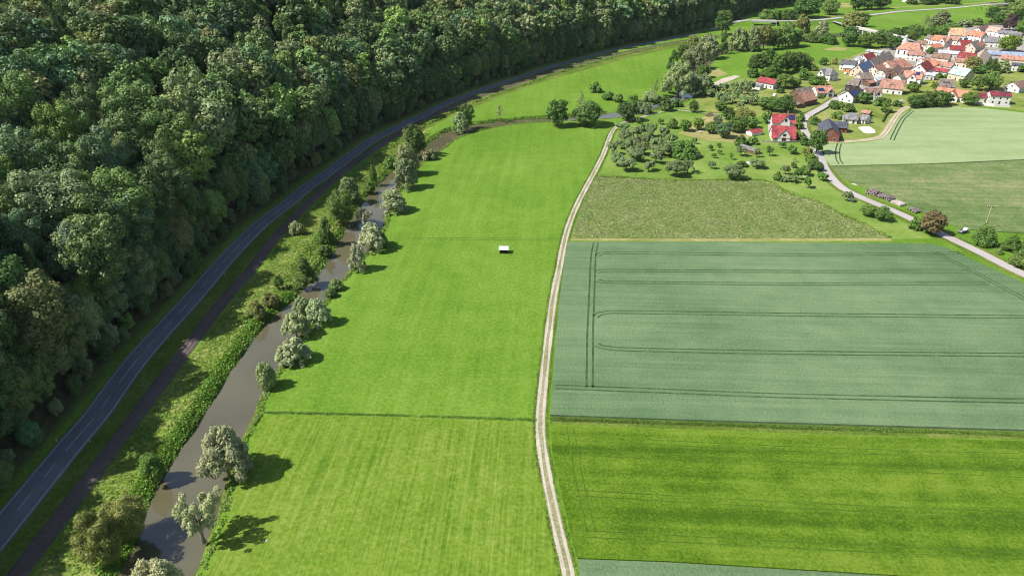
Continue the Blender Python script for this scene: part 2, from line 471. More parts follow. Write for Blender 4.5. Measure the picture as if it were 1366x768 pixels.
def axis(parts):
    out = []
    for a, b, s in parts: out += list(np.arange(a, b, s))
    return np.array(out + [parts[-1][1]])
gx = axis([(-1600, -420, 40), (-420, -130, 8), (-130, 40, 1.8), (40, 160, 4), (160, 620, 6), (620, 1000, 20), (1000, 3000, 100)])
gy = axis([(-300, 60, 20), (60, 140, 2.5), (140, 520, 2.2), (520, 760, 3.2), (760, 1150, 6), (1150, 1700, 30), (1700, 4600, 120)])
X, Y = np.meshgrid(gx, gy)
hz, hd = hill(X.ravel(), Y.ravel())
cz, bed = channel(X.ravel(), Y.ravel())
Z = np.where(hd > 5.5, hz, cz)
me = bpy.data.meshes.new('ground')
nx, ny = len(gx), len(gy)
idx = np.arange(nx * ny).reshape(ny, nx)
quads = np.stack([idx[:-1, :-1], idx[:-1, 1:], idx[1:, 1:], idx[1:, :-1]], -1).reshape(-1, 4)
me.vertices.add(nx * ny); me.loops.add(quads.size); me.polygons.add(len(quads))
me.vertices.foreach_set('co', np.stack([X.ravel(), Y.ravel(), Z], 1).astype(np.float32).ravel())
me.loops.foreach_set('vertex_index', quads.astype(np.int32).ravel())
me.polygons.foreach_set('loop_start', np.arange(0, quads.size, 4, dtype=np.int32))
me.polygons.foreach_set('use_smooth', np.ones(len(quads), bool))
at = me.attributes.new('wood', 'FLOAT', 'POINT'); at.data.foreach_set('value', smoothstep(4.8, 7.5, hd).astype(np.float32))
at = me.attributes.new('bed', 'FLOAT', 'POINT'); at.data.foreach_set('value', bed.astype(np.float32))
me.materials.append(M['ground']); me.update(); me.validate()
struct(link(bpy.data.objects.new('ground', me)))
def ground_z(x, y):
    h, d = hill(np.array([x]), np.array([y]))
    return float(h[0]) if d[0] > 5.5 else 0.0

# the river: one sheet of water a metre below the meadows, its edges under the banks
rp = offset(bank_l, -1.6) + list(reversed(offset(bank_r, 1.6)))
sheet('river', None, WZ, M['water'], world_pts=[(p.x, p.y) for p in rp])

# ------------------------------------------------------------------ roads, track, railway
nf = next(i for i, p in enumerate(road) if p.y > 840)
mb = MB(); ribbon(mb, road[:nf + 1], 3.9, zadd=0.05); ribbon(mb, road[nf:], 3.9, 0.0, 1, 0.05); struct(mb.build('road', [M['asphalt'], M['lane']]))
mb = MB()
for s in (-1, 1): ribbon(mb, road, 0.09, s * 3.25, zadd=0.062)
acc = 0.0
for i in range(len(road) - 1):                  # centre dashes, 4 m long every 10 m
    seg = (road[i + 1] - road[i]).length
    acc += seg
    if acc > 10: acc -= 10
    if acc < 4.9: ribbon(mb, [road[i], road[i + 1]], 0.075, 0.0, zadd=0.062)
struct(mb.build('road_markings', M['paint']))
def skirt(name, pts, half, mat, keep):
    """Grass slopes on both sides of a raised stretch of road."""
    mb = MB()
    for i in range(len(pts) - 1):
        if pts[i].z < 0.15 or not keep(pts[i]): continue
        for s in (-1, 1):
            q = []
            for p in (pts[i], pts[i + 1]):
                t = pts[i + 1] - pts[i]; n = Vector((t.y, -t.x, 0)).normalized() * s
                q.append((Vector((p.x, p.y, p.z - 0.02)) + n * half, Vector((p.x, p.y, -0.05)) + n * (half + 0.3 + max(0, p.z) * 1.7)))
            mb.poly([q[0][0], q[0][1], q[1][1], q[1][0]] if s > 0 else [q[0][0], q[1][0], q[1][1], q[0][1]])
    if mb.f: struct(mb.build(name, mat))
BR1 = (P(1006, 28, 5).x, P(1033, 28, 5).x); BR2 = (P(1320, 6.5, 5.5).x, P(1350, 5.5, 5.5).x)
skirt('road_embankment', road, 5.2, M['ground'], lambda p: p.y > 600 and not (BR1[0] < p.x < BR1[1]) and not (BR2[0] < p.x < BR2[1]))
rail = smooth([Vector((-101.5, -60, 0)), Vector((-101.5, 60, 0)), Vector((-101, 140, 0))] + [P(*p) for p in
              [(227, 494), (305, 393), (334, 361), (376, 307), (444, 240), (470, 219.5), (504, 196), (531, 179), (557, 164), (581, 152.5), (604, 142.5), (640, 129), (692, 111), (736, 96), (780, 83.6), (824, 72), (882, 60), (926, 52.5), (965, 48), (1000, 46), (1040, 47)]], 3.5)
mb = MB()
k = len(mb.v)
prof = [(-2.55, -0.06), (-1.6, 0.32), (1.6, 0.32), (2.55, -0.06)]
lines = [offset(rail, o, z) for o, z in prof]
for i in range(len(rail)):
    for q in lines: mb.v.append(tuple(q[i]))
for i in range(len(rail) - 1):
    for j in range(3):
        a = i * 4 + j
        mb.f.append((a, a + 1, a + 5, a + 4)); mb.mi.append(0)
struct(mb.build('railway_bed', M['ballast']))
sl = MB(); acc = 0
for i in range(len(rail) - 1):
    t = rail[i + 1] - rail[i]; L = t.length; t.normalize()
    n = Vector((t.y, -t.x, 0))
    for k in range(max(1, int(L / 0.75)) if rail[i].y < 420 else 0):
        c = rail[i] + t * (k * 0.75) + Vector((0, 0, 0.33))
        sl.poly([c - n * 1.25 - t * 0.13, c + n * 1.25 - t * 0.13, c + n * 1.25 + t * 0.13, c - n * 1.25 + t * 0.13])
struct(sl.build('railway_sleepers', M['sleeper']))
mb = MB()
for s in (-0.75, 0.75):
    ribbon(mb, rail, 0.06, s, zadd=0.48)
    for e in (-0.06, 0.06):
        a, b = offset(rail, s + e, 0.33), offset(rail, s + e, 0.48)
        for i in range(len(rail) - 1): mb.poly([a[i], a[i + 1], b[i + 1], b[i]])
struct(mb.build('railway_rails', M['rail']))

TRACK = [(764, 800), (757, 759), (746, 714), (732, 649), (723, 597), (720.8, 559), (725, 510), (732, 445), (738.6, 394.6), (745.4, 361), (754, 317), (765, 284), (779, 255), (791.7, 232), (804.7, 206), (812.5, 185), (819, 172.5), (832, 163.5), (854, 157), (874, 151.5), (891, 147.6), (904, 147), (935, 150.5), (962, 152.8)]
trk = line(TRACK, 0, 3.0)
n1 = next(i for i, p in enumerate(trk) if p.y > 300)
mb = MB()
for s in (-0.85, 0.85):
    w = [0.37 + 0.12 * math.sin(i * 0.7 + s) + random.uniform(-0.1, 0.1) for i in range(len(trk))]
    l, r = [], []
    for i, p in enumerate(trk):
        t = trk[min(i + 1, len(trk) - 1)] - trk[max(i - 1, 0)]; n = Vector((t.y, -t.x, 0)).normalized()
        l.append(p + n * (s - w[i])); r.append(p + n * (s + w[i]))
    for i in range(len(trk) - 1):
        mb.poly([(l[i].x, l[i].y, 0.05), (r[i].x, r[i].y, 0.05), (r[i + 1].x, r[i + 1].y, 0.05), (l[i + 1].x, l[i + 1].y, 0.05)])
struct(mb.build('farm_track', M['gravel']))
mb = MB(); ribbon(mb, trk, 1.35, zadd=0.03); struct(mb.build('track_verge', M['track_mid']))
LANE = [(1420, 386), (1366, 366), (1304, 335), (1262, 315), (1232.5, 300.7), (1203, 286), (1167, 271), (1141, 260), (1118.6, 247), (1101, 226), (1093.5, 208), (1086, 196), (1077, 182), (1071, 167), (1076, 155), (1094, 145), (1108, 136.5), (1118, 130), (1130, 123), (1142, 117), (1152, 111)]
lane = line(LANE, 0, 4.0)
mb = MB(); ribbon(mb, lane, 2.35, zadd=0.06); struct(mb.build('village_lane', M['lane']))
mb = MB(); ribbon(mb, lane, 4.6, zadd=0.04); struct(mb.build('lane_verge', M['verge']))
ftr = line([(1098, 189.5), (1130, 189), (1158, 186.5), (1174, 183), (1182, 176), (1187, 168), (1194, 157), (1202, 148), (1212, 142)], 0, 3.0)
mb = MB()
for s in (-0.95, 0.95): ribbon(mb, ftr, 0.6, s, zadd=0.075)
struct(mb.build('field_track', M['gravel']))
mb = MB(); ribbon(mb, ftr, 2.6, zadd=0.055); struct(mb.build('field_track_verge', M['dry']))
# paths and pads about the village
mb = MB(); ribbon(mb, line([(1031, 181), (1029, 172), (1029, 164), (1031, 157)], 0, 3), 2.0, zadd=0.06); struct(mb.build('garden_path', M['lane']))
mb = MB(); ribbon(mb, line([(1094, 58), (1130, 34), (1112, 28.6), (1100, 27.6)][1:], 0.0, 5), 2.6, zadd=0.07); struct(mb.build('junction_road', M['lane']))
mb = MB(); ribbon(mb, line([(1075, 24.5), (1110, 22), (1140, 17.5), (1170, 13), (1208, 9.5), (1270, 6.8), (1330, 2.5)], 0, 5), 3.2, zadd=0.06); struct(mb.build('parallel_path', M['dry']))
sheet('gravel_pad', [(1144.5, 170), (1152, 168.6), (1160, 168.9), (1166.5, 173), (1168, 177), (1160, 178.2), (1152, 177)], 0.09, M['sand'])
sheet('village_yard', [(1146, 112), (1143, 108), (1148, 97), (1150, 88), (1162, 76), (1180, 64), (1200, 58), (1235, 53), (1262, 42), (1290, 36), (1335, 33), (1372, 38), (1400, 60), (1372, 82), (1345, 84), (1318, 82), (1300, 96), (1270, 98), (1240, 106), (1214, 112), (1190, 116), (1165, 120), (1150, 123)], 0.05, M['yard'])

# ------------------------------------------------------------------ fields
sheet('orchard_lawn', [(801, 232), (814, 200), (823, 176), (840, 164.5), (872, 154.5), (894, 150), (935, 153.5), (962, 155.5), (1000, 150), (1030, 150), (1066, 160), (1066, 172), (1072, 186), (1084, 203), (1092, 226), (1112, 250), (1160, 274), (1222, 305), (1244, 318), (1190, 319), (1154, 299), (1090, 268), (1017, 239.5), (900, 239)], 0.02, M['lawn'])
sheet('garden_lawn', [(905, 145), (950, 118), (990, 104), (1030, 110), (1070, 98), (1090, 86), (1122, 80), (1150, 70), (1180, 62), (1300, 60), (1430, 90), (1430, 146), (1366, 148), (1309, 142), (1218, 143.5), (1204, 145), (1190, 158), (1180, 176), (1172, 182), (1158, 185), (1130, 187), (1100, 188), (1080, 180), (1074, 166), (1040, 166), (1000, 150), (960, 150), (935, 148)], 0.03, M['garden'])
sheet('dry_lawn', [(903, 178), (918, 171), (930, 160), (948, 152), (966, 156), (968, 170), (1000, 178), (1010, 186), (985, 191), (940, 187)], 0.045, M['dry'])
sheet('brown_patch', [(938, 92), (958, 92), (972, 99), (958, 103), (940, 102)], 0.03, M['dry'])
sheet('sandy_strip', [(948, 113), (962, 105.5), (980, 100.5), (988, 102), (975, 107.5), (958, 113.5)], 0.045, M['gravel'])
sheet('pale_meadow_strip', [(1098, 66), (1116, 62.5), (1132, 65.5), (1122, 68), (1104, 67.5)], 0.03, M['dry'])
sheet('yellow_field', [(1112, 9), (1122, 4.4), (1140, 4.6), (1140, 9.5), (1128, 10.5)], 0.05, M['dry'])
sheet('scrub_field', [(762, 317.5), (780, 262), (795.5, 234), (802, 236), (900, 241), (979, 240), (1017, 241), (1045, 255), (1090, 270), (1115, 283), (1154, 300), (1186, 317), (1180, 319), (960, 319)], 0.035, M['scrub'])
sheet('dry_field_edge', [(758, 318), (960, 318.6), (1188, 318), (1190, 321.4), (960, 321.8), (757, 321)], 0.05, M['dry'])
WHEAT = [(757, 322.5), (960, 322.5), (1243, 325), (1262, 330), (1310, 352), (1366, 377), (1440, 408), (1470, 576), (1366, 572.5), (1050, 563), (900, 558.5), (734, 552.5), (739, 480), (746, 400)]
sheet('wheat_field', WHEAT, 0.0, M['wheat'], 0.65)
BARLEY = [(735, 566), (900, 573), (1050, 578.5), (1366, 588), (1480, 592), (1560, 830), (1366, 777), (1188, 766), (895, 748), (771, 743.5), (766, 730), (757, 690), (745, 640), (736, 595)]
sheet('barley_field', BARLEY, 0.0, M['barley'], 0.55)
sheet('wheat_strip', [(771, 745), (895, 749.6), (1188, 767.6), (1366, 780), (1366, 840), (775, 840), (773, 770)], 0.0, M['wheat'], 0.65)
sheet('field_margin', [(733, 555), (900, 560.5), (1050, 565.5), (1366, 575), (1475, 579), (1480, 590), (1366, 586.5), (1050, 577), (900, 571.5), (734, 564.5)], 0.03, M['verge'])
sheet('ripe_wheat_field', [(1098, 192), (1130, 191.5), (1158, 189.5), (1177, 185.5), (1188, 177), (1193, 167), (1200, 156.5), (1208, 149.5), (1218, 146), (1266, 142), (1309, 144), (1366, 150.5), (1440, 158), (1440, 208), (1366, 212.5), (1240, 218), (1109, 221), (1100, 210)], 0.0, M['wheat_far'], 0.6)
sheet('maize_field', [(1109, 222.5), (1240, 219.5), (1366, 214), (1440, 209.5), (1460, 318), (1366, 311), (1294, 306), (1258, 296), (1229, 282), (1197, 265), (1158, 251), (1127, 240)], 0.0, M['maize'], 0.4)
sheet('mown_meadow', [(352, 553.5), (455, 555), (560, 557.5), (713, 563), (717, 600), (727, 650), (742, 715), (756, 775), (762, 830), (240, 830), (274, 768), (290, 728), (303, 692), (318, 640), (334, 600)], 0.02, M['mown'])
RB_RIVER = [(110, 800), (148, 775), (172, 722), (182, 692), (207, 640), (234, 598), (252, 570), (304, 486), (352, 424), (396, 386), (412, 370), (444, 322), (455, 296), (476, 266), (508, 232), (546, 200), (574, 178), (590, 166)]
RB_RAIL = [(583, 160), (565, 171), (540, 183), (515, 200), (480, 223), (455, 243), (388, 305), (347, 363), (318, 393), (241, 494), (187, 562), (146, 619), (102, 690), (44, 768), (22, 800)]
sheet('rough_bank', None, 0.025, M['rough'], world_pts=[P(x, y) - Vector((3.2, 0, 0)) for x, y in RB_RIVER] + [P(x, y) for x, y in RB_RAIL])
mb = MB(); ribbon(mb, [p for p in road if p.y < 640], 2.9, 6.9, zadd=0.03); struct(mb.build('road_verge', M['verge']))
sheet('rail_verge', [(560, 177), (600, 156), (640, 140), (700, 117), (745, 103), (790, 91), (835, 78), (895, 65), (950, 56), (950, 51.5), (890, 58.5), (832, 70.5), (785, 83), (740, 95.5), (695, 110.5), (640, 129.5), (606, 143), (583, 153), (556, 167)], 0.034, M['verge'])

# tramlines: two wheel ruts 1.8 m apart, laid as flat strips over the crop
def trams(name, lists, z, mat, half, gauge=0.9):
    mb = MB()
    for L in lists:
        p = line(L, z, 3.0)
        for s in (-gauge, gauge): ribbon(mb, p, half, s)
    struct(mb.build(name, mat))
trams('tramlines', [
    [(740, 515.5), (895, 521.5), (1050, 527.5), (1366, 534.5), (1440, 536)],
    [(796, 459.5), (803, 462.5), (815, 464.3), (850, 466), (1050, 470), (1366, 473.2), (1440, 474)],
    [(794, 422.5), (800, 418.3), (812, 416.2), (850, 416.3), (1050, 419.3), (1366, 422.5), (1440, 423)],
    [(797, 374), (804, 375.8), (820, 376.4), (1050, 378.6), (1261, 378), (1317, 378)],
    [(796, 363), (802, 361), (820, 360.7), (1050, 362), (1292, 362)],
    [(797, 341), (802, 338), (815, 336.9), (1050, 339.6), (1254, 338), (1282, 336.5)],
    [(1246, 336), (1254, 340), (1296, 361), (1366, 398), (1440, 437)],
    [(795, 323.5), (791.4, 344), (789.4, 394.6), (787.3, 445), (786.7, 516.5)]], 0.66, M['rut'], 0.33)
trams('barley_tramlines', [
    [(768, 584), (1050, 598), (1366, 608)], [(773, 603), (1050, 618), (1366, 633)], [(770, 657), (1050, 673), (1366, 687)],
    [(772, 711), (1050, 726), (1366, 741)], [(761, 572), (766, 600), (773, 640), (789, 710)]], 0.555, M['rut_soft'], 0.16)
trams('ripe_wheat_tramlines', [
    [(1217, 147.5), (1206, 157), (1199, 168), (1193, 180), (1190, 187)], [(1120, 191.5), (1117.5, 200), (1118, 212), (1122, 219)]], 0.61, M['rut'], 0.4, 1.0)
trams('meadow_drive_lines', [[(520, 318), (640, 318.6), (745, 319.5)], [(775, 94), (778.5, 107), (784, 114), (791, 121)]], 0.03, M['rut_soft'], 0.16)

# ------------------------------------------------------------------ trees
def crown_data(kind, seed, leaves, leaf):
    """Leaf clumps of a crown one unit wide and one unit tall: quads on the outside of many small lobes."""
    g = np.random.default_rng(seed)
    cs, rs = [], []
    H = HR[kind]
    def lobe(x, y, z, r): cs.append((x, y, z)); rs.append(r)
    if kind == 'canopy':                         # tree of a closed wood: a cushion of foliage on a tall stem
        sx, sy = g.uniform(0.8, 1.1, 2)
        for _ in range(62):
            d = g.normal(size=3); d /= np.linalg.norm(d)
            k = g.uniform(0.72, 1.12)
            lobe(d[0] * 0.37 * k * sx, d[1] * 0.37 * k * sy, 1.12 + d[2] * 0.45 * k, g.uniform(0.055, 0.125))
        lobe(0, 0, 1.1, 0.32)
    elif kind == 'broad':                        # full dome
        for _ in range(56):
            d = g.normal(size=3); d /= np.linalg.norm(d)
            k = g.uniform(0.76, 1.10)
            lobe(d[0] * 0.35 * k, d[1] * 0.35 * k, 0.62 + d[2] * 0.42 * k, g.uniform(0.06, 0.135))
        lobe(0, 0, 0.65, 0.33)
    elif kind == 'oval':                         # taller, narrower dome
        for _ in range(60):
            z = g.uniform(0.24, 1.32); r = 0.36 * math.sqrt(max(0.05, 1 - ((z - 0.74) / 0.66) ** 2)) * g.uniform(0.8, 1.08)
            a = g.uniform(0, 6.28)
            lobe(math.cos(a) * r, math.sin(a) * r, z, g.uniform(0.06, 0.135))
        lobe(0, 0, 0.6, 0.28); lobe(0, 0, 0.95, 0.25)
    elif kind == 'willow':                       # billowing and ragged, with gaps
        for _ in range(64):
            a = g.uniform(0, 6.28); r = 0.42 * math.sqrt(g.uniform(0.02, 1)); z = 0.82 - 3.4 * r * r * g.uniform(0.75, 1.1) - 0.4 * g.random() ** 3
            lobe(math.cos(a) * r, math.sin(a) * r, max(0.07, z), g.uniform(0.05, 0.105))
        lobe(0, 0, 0.42, 0.27)
    elif kind == 'open':                         # leaning arms with tufts at their ends, sky between them
        for q in range(6):
            a = q * 1.05 + g.uniform(-0.3, 0.3); L = g.uniform(0.22, 0.42)
            for _ in range(9):
                lobe(math.cos(a) * L + g.normal() * 0.085, math.sin(a) * L + g.normal() * 0.085, 0.74 - 0.7 * L + g.normal() * 0.10, g.uniform(0.04, 0.085))
    elif kind == 'cone':
        for k in range(34):
            z = 0.14 + 1.32 * (k / 33) ** 0.9; r = 0.40 * (1 - z / 1.5) ** 0.65 * g.uniform(0.7, 1.05); a = g.uniform(0, 6.28)
            lobe(math.cos(a) * r, math.sin(a) * r, z, 0.08 + 0.10 * (1 - z / 1.5))
    elif kind == 'bush':                         # leafy to the ground
        for _ in range(24):
            d = g.normal(size=3); d /= np.linalg.norm(d)
            lobe(d[0] * 0.36, d[1] * 0.36, 0.12 + abs(d[2]) * 0.50 * g.uniform(0.6, 1.05), g.uniform(0.11, 0.18))
    elif kind == 'fruit':                        # low wide head on a short stem, open inside
        for _ in range(17):
            a = g.uniform(0, 6.28); r = 0.39 * math.sqrt(g.uniform(0.03, 1))
            lobe(math.cos(a) * r, math.sin(a) * r, 0.66 - 0.9 * r * r - g.uniform(0, 0.25), g.uniform(0.09, 0.15))
    elif kind == 'sparse':
        for _ in range(26):
            a = g.uniform(0, 6.28); z = g.uniform(0.42, 1.35); r = 0.40 * g.uniform(0.2, 1) * (1.15 - z / 1.5)
            lobe(math.cos(a) * r * 1.2, math.sin(a) * r * 1.2, z, g.uniform(0.05, 0.09))
    cs, rs = np.array(cs), np.array(rs)
    w = rs ** 2; w = w / w.sum()
    li = g.choice(len(cs), size=leaves * 3, p=w)
    d = g.normal(size=(leaves * 3, 3)); d /= np.linalg.norm(d, axis=1, keepdims=True)
    rr = rs[li] * np.where(g.random(len(li)) < 0.15, g.uniform(1.0, 1.35, len(li)), g.uniform(0.78, 1.05, len(li)))
    p = cs[li] + d * rr[:, None]
    deep = np.zeros(len(p), bool)                # drop what is buried in a neighbouring lobe
    for c, r in zip(cs, rs):
        deep |= (np.linalg.norm(p - c, axis=1) < r * 0.72)
    zmin = 0.0 if kind in ('bush', 'willow') else (0.05 if kind == 'cone' else 0.13)
    ok = ~deep & (p[:, 2] > zmin) & ((d[:, 2] > -0.5) | (g.random(len(p)) < 0.3))
    p, d = p[ok][:leaves], d[ok][:leaves]
    kz, kx = H / np.percentile(p[:, 2], 99.8), 0.5 / np.percentile(np.abs(p[:, :2]), 99)
    p = p * np.array([kx, kx, kz]); cs = cs * np.array([kx, kx, kz])
    jit, up = (0.5, 0.75) if kind in ('willow', 'open', 'fruit', 'sparse', 'bush') else (0.30, 0.30)
    n = d + g.normal(size=d.shape) * jit + np.array([0, 0, up])
    s = leaf * g.uniform(0.6, 1.35, len(p))
    return p, n, s, cs
HR = {'canopy': 1.65, 'broad': 1.12, 'oval': 1.45, 'willow': 0.9, 'open': 0.85, 'cone': 1.5, 'bush': 0.72, 'fruit': 0.78, 'sparse': 1.4}
def crown_mesh(name, kind, seed, leaves, leaf):
    p, n, s, cs = crown_data(kind, seed, leaves, leaf)
    return quad_mesh(name, p, n, s, M['leaf'], zdiv=HR[kind]), cs / np.array([1, 1, HR[kind]])
def trunk_mesh(kind, cs, seed):
    g = np.random.default_rng(seed + 99)
    mb = MB()
    top = {'bush': 0.35, 'fruit': 0.62, 'cone': 0.85, 'open': 0.45, 'canopy': 0.75}.get(kind, 0.62)
    fork = {'bush': 0.08, 'fruit': 0.28, 'cone': 0.5, 'open': 0.18, 'canopy': 0.42}.get(kind, 0.30)
    w = {'fruit': 0.036, 'bush': 0.03, 'sparse': 0.018, 'canopy': 0.022, 'open': 0.04}.get(kind, 0.026)
    mb.tube([(0, 0, -0.02), (0.004, 0.006, fork * 0.5), (0.01, -0.005, fork), (0, 0.01, top)], [w * 1.35, w, w * 0.85, w * 0.35], 7)
    for c in cs[g.permutation(len(cs))[:13]]:
        if c[2] < fork + 0.05: continue
        z0 = g.uniform(fork, max(fork + 0.02, min(top, c[2]) * 0.85))
        m = Vector((c[0] * 0.45, c[1] * 0.45, z0 + (c[2] - z0) * 0.6))
        mb.tube([(0, 0, z0), m, c], [w * 0.55, w * 0.36, w * 0.14], 5)
    return mb.mesh('trunk', M['bark_pale'] if kind in ('willow', 'sparse', 'fruit', 'open') else M['bark'])
KINDS = {}
def get_tree(kind, size):
    """A small stock of crowns of each kind; big ones on the screen get finer leaves."""
    lod = 2 if size > 45 else (1 if size > 18 else 0)
    key = (kind, lod)
    if key not in KINDS:
        out = []
        nl, lf = {0: (700, 0.050), 1: (3600, 0.022), 2: (14000, 0.0118)}[lod]
        if kind == 'sparse': nl, lf = int(nl * 0.3), lf * 0.7
        if kind == 'open': nl, lf = int(nl * 0.5), lf * 0.9
        if kind == 'canopy': nl = int(nl * 0.75)
        for s in range({'canopy': 8, 'broad': 5, 'oval': 4, 'willow': 4, 'fruit': 5, 'bush': 4}.get(kind, 2)):
            c, cs = crown_mesh('crown', kind, 100 * lod + s + hash_kind(kind), nl, lf)
            out.append((c, trunk_mesh(kind, cs, s)))
        KINDS[key] = out
    return KINDS[key][random.randrange(len(KINDS[key]))]
def hash_kind(k): return sum(ord(c) * (i + 3) for i, c in enumerate(k))
TINT = {'dark': (0.072, 0.134, 0.028), 'green': (0.108, 0.194, 0.034), 'mid': (0.130, 0.205, 0.046), 'bright': (0.165, 0.270, 0.033), 'olive': (0.200, 0.222, 0.060),
        'grey': (0.225, 0.275, 0.118), 'pale': (0.325, 0.365, 0.185), 'gold': (0.190, 0.215, 0.052), 'brown': (0.145, 0.115, 0.052), 'purple': (0.070, 0.042, 0.052), 'blue': (0.085, 0.155, 0.068), 'fruit': (0.175, 0.245, 0.092), 'yellow': (0.36, 0.38, 0.06)}
def add_tree(name, kind, loc, w, h, tint, label, cat, group=None, size=20, parts=True):
    c, t = get_tree(kind, size)
    o = empty(name, loc, random.uniform(0, 6.28), label, cat, group, (w, w, h))
    cr = link(bpy.data.objects.new('crown', c), o)
    k = random.uniform(0.78, 1.22)
    base = TINT[tint] if isinstance(tint, str) else tint
    cr.color = tuple(min(1, v * k * random.uniform(0.93, 1.07)) for v in base) + (1,)
    if parts: link(bpy.data.objects.new('trunk', t), o)
    return o
def tree_px(name, kind, px, py, wpx, hpx, tint, label, cat='tree', group=None):
    """A tree from its foot and its width and height in photo pixels."""
    m, dip = scale_at(px, py)
    w = wpx * m
    h = max(0.5 * w if kind in ('bush', 'fruit') else 0.8 * w, (hpx * m - 0.30 * w * math.sin(dip)) / math.cos(dip))
    return add_tree(name, kind, P(px, py), w, h, tint, label, cat, group, max(wpx, hpx))

# the wood on the hillside: a jittered grid of trees above the road
S = 10.6
cand = []
for i in range(-55, 66):
    for j in range(0, 145):
        x, y = (i + 0.5 * (j % 2)) * S + random.uniform(-3.6, 3.6), 60 + j * S * 0.92 + random.uniform(-3.6, 3.6)
        cand.append((x, y))
cand = np.array(cand)
ch, cd = hill(cand[:, 0], cand[:, 1])
ok = (cd > 13) & (cd < 330)
cand, ch, cd = cand[ok], ch[ok], cd[ok]
edge = []                                        # the wood's front rank, leafy down to the ground
fl = smooth([Vector((q[0], q[1], 0)) for q in foot], 5.2)
for i in range(len(fl) - 1):
    t = (fl[i + 1] - fl[i]).normalized()
    for off in (7.6, 11.5, 15.5):
        e = -off + random.uniform(-1.3, 1.3)
        edge.append((fl[i].x + t.y * e + t.x * random.uniform(-2, 2), fl[i].y - t.x * e + t.y * random.uniform(-2, 2)))
edge = np.array(edge)
eh, ed = hill(edge[:, 0], edge[:, 1])
nedge = len(edge)
cand, ch, cd = np.vstack([edge, cand]), np.concatenate([eh, ch]), np.concatenate([ed, cd])
forest = []
for q, ((x, y), z, dd) in enumerate(zip(cand, ch, cd)):
    front = q < nedge
    if not front and random.random() < 0.07: continue
    hh = random.triangular(15, 35, 27) if dd > 42 else random.uniform(26, 36)
    ww = hh * random.uniform(0.44, 0.70)
    if front:
        hh = random.uniform(4.5, 10) if dd < 9.6 else random.uniform(11, 20)
        ww = hh * random.uniform(0.5, 0.7)
    u, v = PX(x, y, z + hh * 0.8)
    if y * CT + (CAM_H - z - hh) * ST < 15: continue
    if not (-130 < u < 1440 and -75 < v < 900) and not (dd < 60 and -900 < u < 200 and 0 < v < 2600): continue
    dist = math.sqrt(x * x + y * y + (CAM_H - z - hh) ** 2)
    inview = -70 < u < 1400 and 4 < v < 768
    forest.append((0 if inview else 1, dist, x, y, z, ww, hh, dd, front))
forest.sort()
FT = [('dark', 'dark green'), ('green', 'mid green'), ('grey', 'grey green'), ('blue', 'blue green'), ('olive', 'olive brown'), ('bright', 'light yellow green')]
FW = [0.25, 0.30, 0.15, 0.13, 0.10, 0.07]
FCOL = {'dark': (0.109, 0.176, 0.058), 'green': (0.144, 0.231, 0.067), 'grey': (0.220, 0.271, 0.120), 'blue': (0.125, 0.212, 0.096), 'olive': (0.209, 0.242, 0.086), 'bright': (0.202, 0.316, 0.072)}
mass = []
for k, (off, dist, x, y, z, ww, hh, dd, front) in enumerate(forest):
    ti = random.choices(range(6), FW)[0]
    kind = random.choice(['oval', 'broad']) if front else random.choice(['canopy', 'canopy', 'canopy', 'canopy', 'oval'])
    if not front and random.random() < 0.045: kind, ti, ww, hh = 'cone', 0, random.uniform(6, 8.5), random.uniform(24, 33)
    if k < 298:
        where = 'at the foot of the wooded slope beside the road' if dd < 26 else ('high on the wooded slope at the left edge' if x < -190 else 'in the closed wood above the road')
        add_tree('forest_tree', kind, (x, y, z - 0.6), ww, hh, FCOL[FT[ti][0]], f'{FT[ti][1]} {"conifer" if kind == "cone" else "broadleaf tree"} {where}', 'tree', f'{FT[ti][1]} {"conifers" if kind == "cone" else "trees"} of the hillside wood', 60 if dist < 330 else 30)
    else:
        mass.append((dist, x, y, z, ww, hh, kind, FCOL[FT[ti][0]]))
stock = {}
for kd in ('canopy', 'oval', 'broad', 'cone'):
    for q, (nl, lf) in enumerate(((2200, 0.029), (1250, 0.039), (3200, 0.025))):
        stock[kd, q] = [crown_data(kd, 900 + 7 * s + q, nl, lf)[:3] for s in range(6)]
C, Nn, Sz, Tt = [], [], [], []
for dist, x, y, z, ww, hh, kind, col in mass:
    p, n, s = stock[kind, 2 if dist < 300 else 0 if dist < 620 else 1][random.randrange(6)]
    a = random.uniform(0, 6.28); ca, sa = math.cos(a), math.sin(a)
    rot = np.array([[ca, -sa, 0], [sa, ca, 0], [0, 0, 1]])
    q = p @ rot.T * np.array([ww, ww, hh / HR[kind]]) + np.array([x, y, z - 0.6])
    C.append(q); Nn.append(n @ rot.T); Sz.append(s * ww)
    k = random.uniform(0.78, 1.22)
    Tt.append(np.tile(np.array(col) * k, (len(p), 1)))
o = link(bpy.data.objects.new('far_forest', quad_mesh('far_forest', np.concatenate(C), np.concatenate(Nn), np.concatenate(Sz), M['leaf_mass'], np.concatenate(Tt))))
tag(o, 'closed broadleaf wood covering the far hillside above the curving road', 'forest', kind='stuff')
print('FOREST', len(forest), 'mass', len(mass), 'quads', sum(len(c) for c in C))

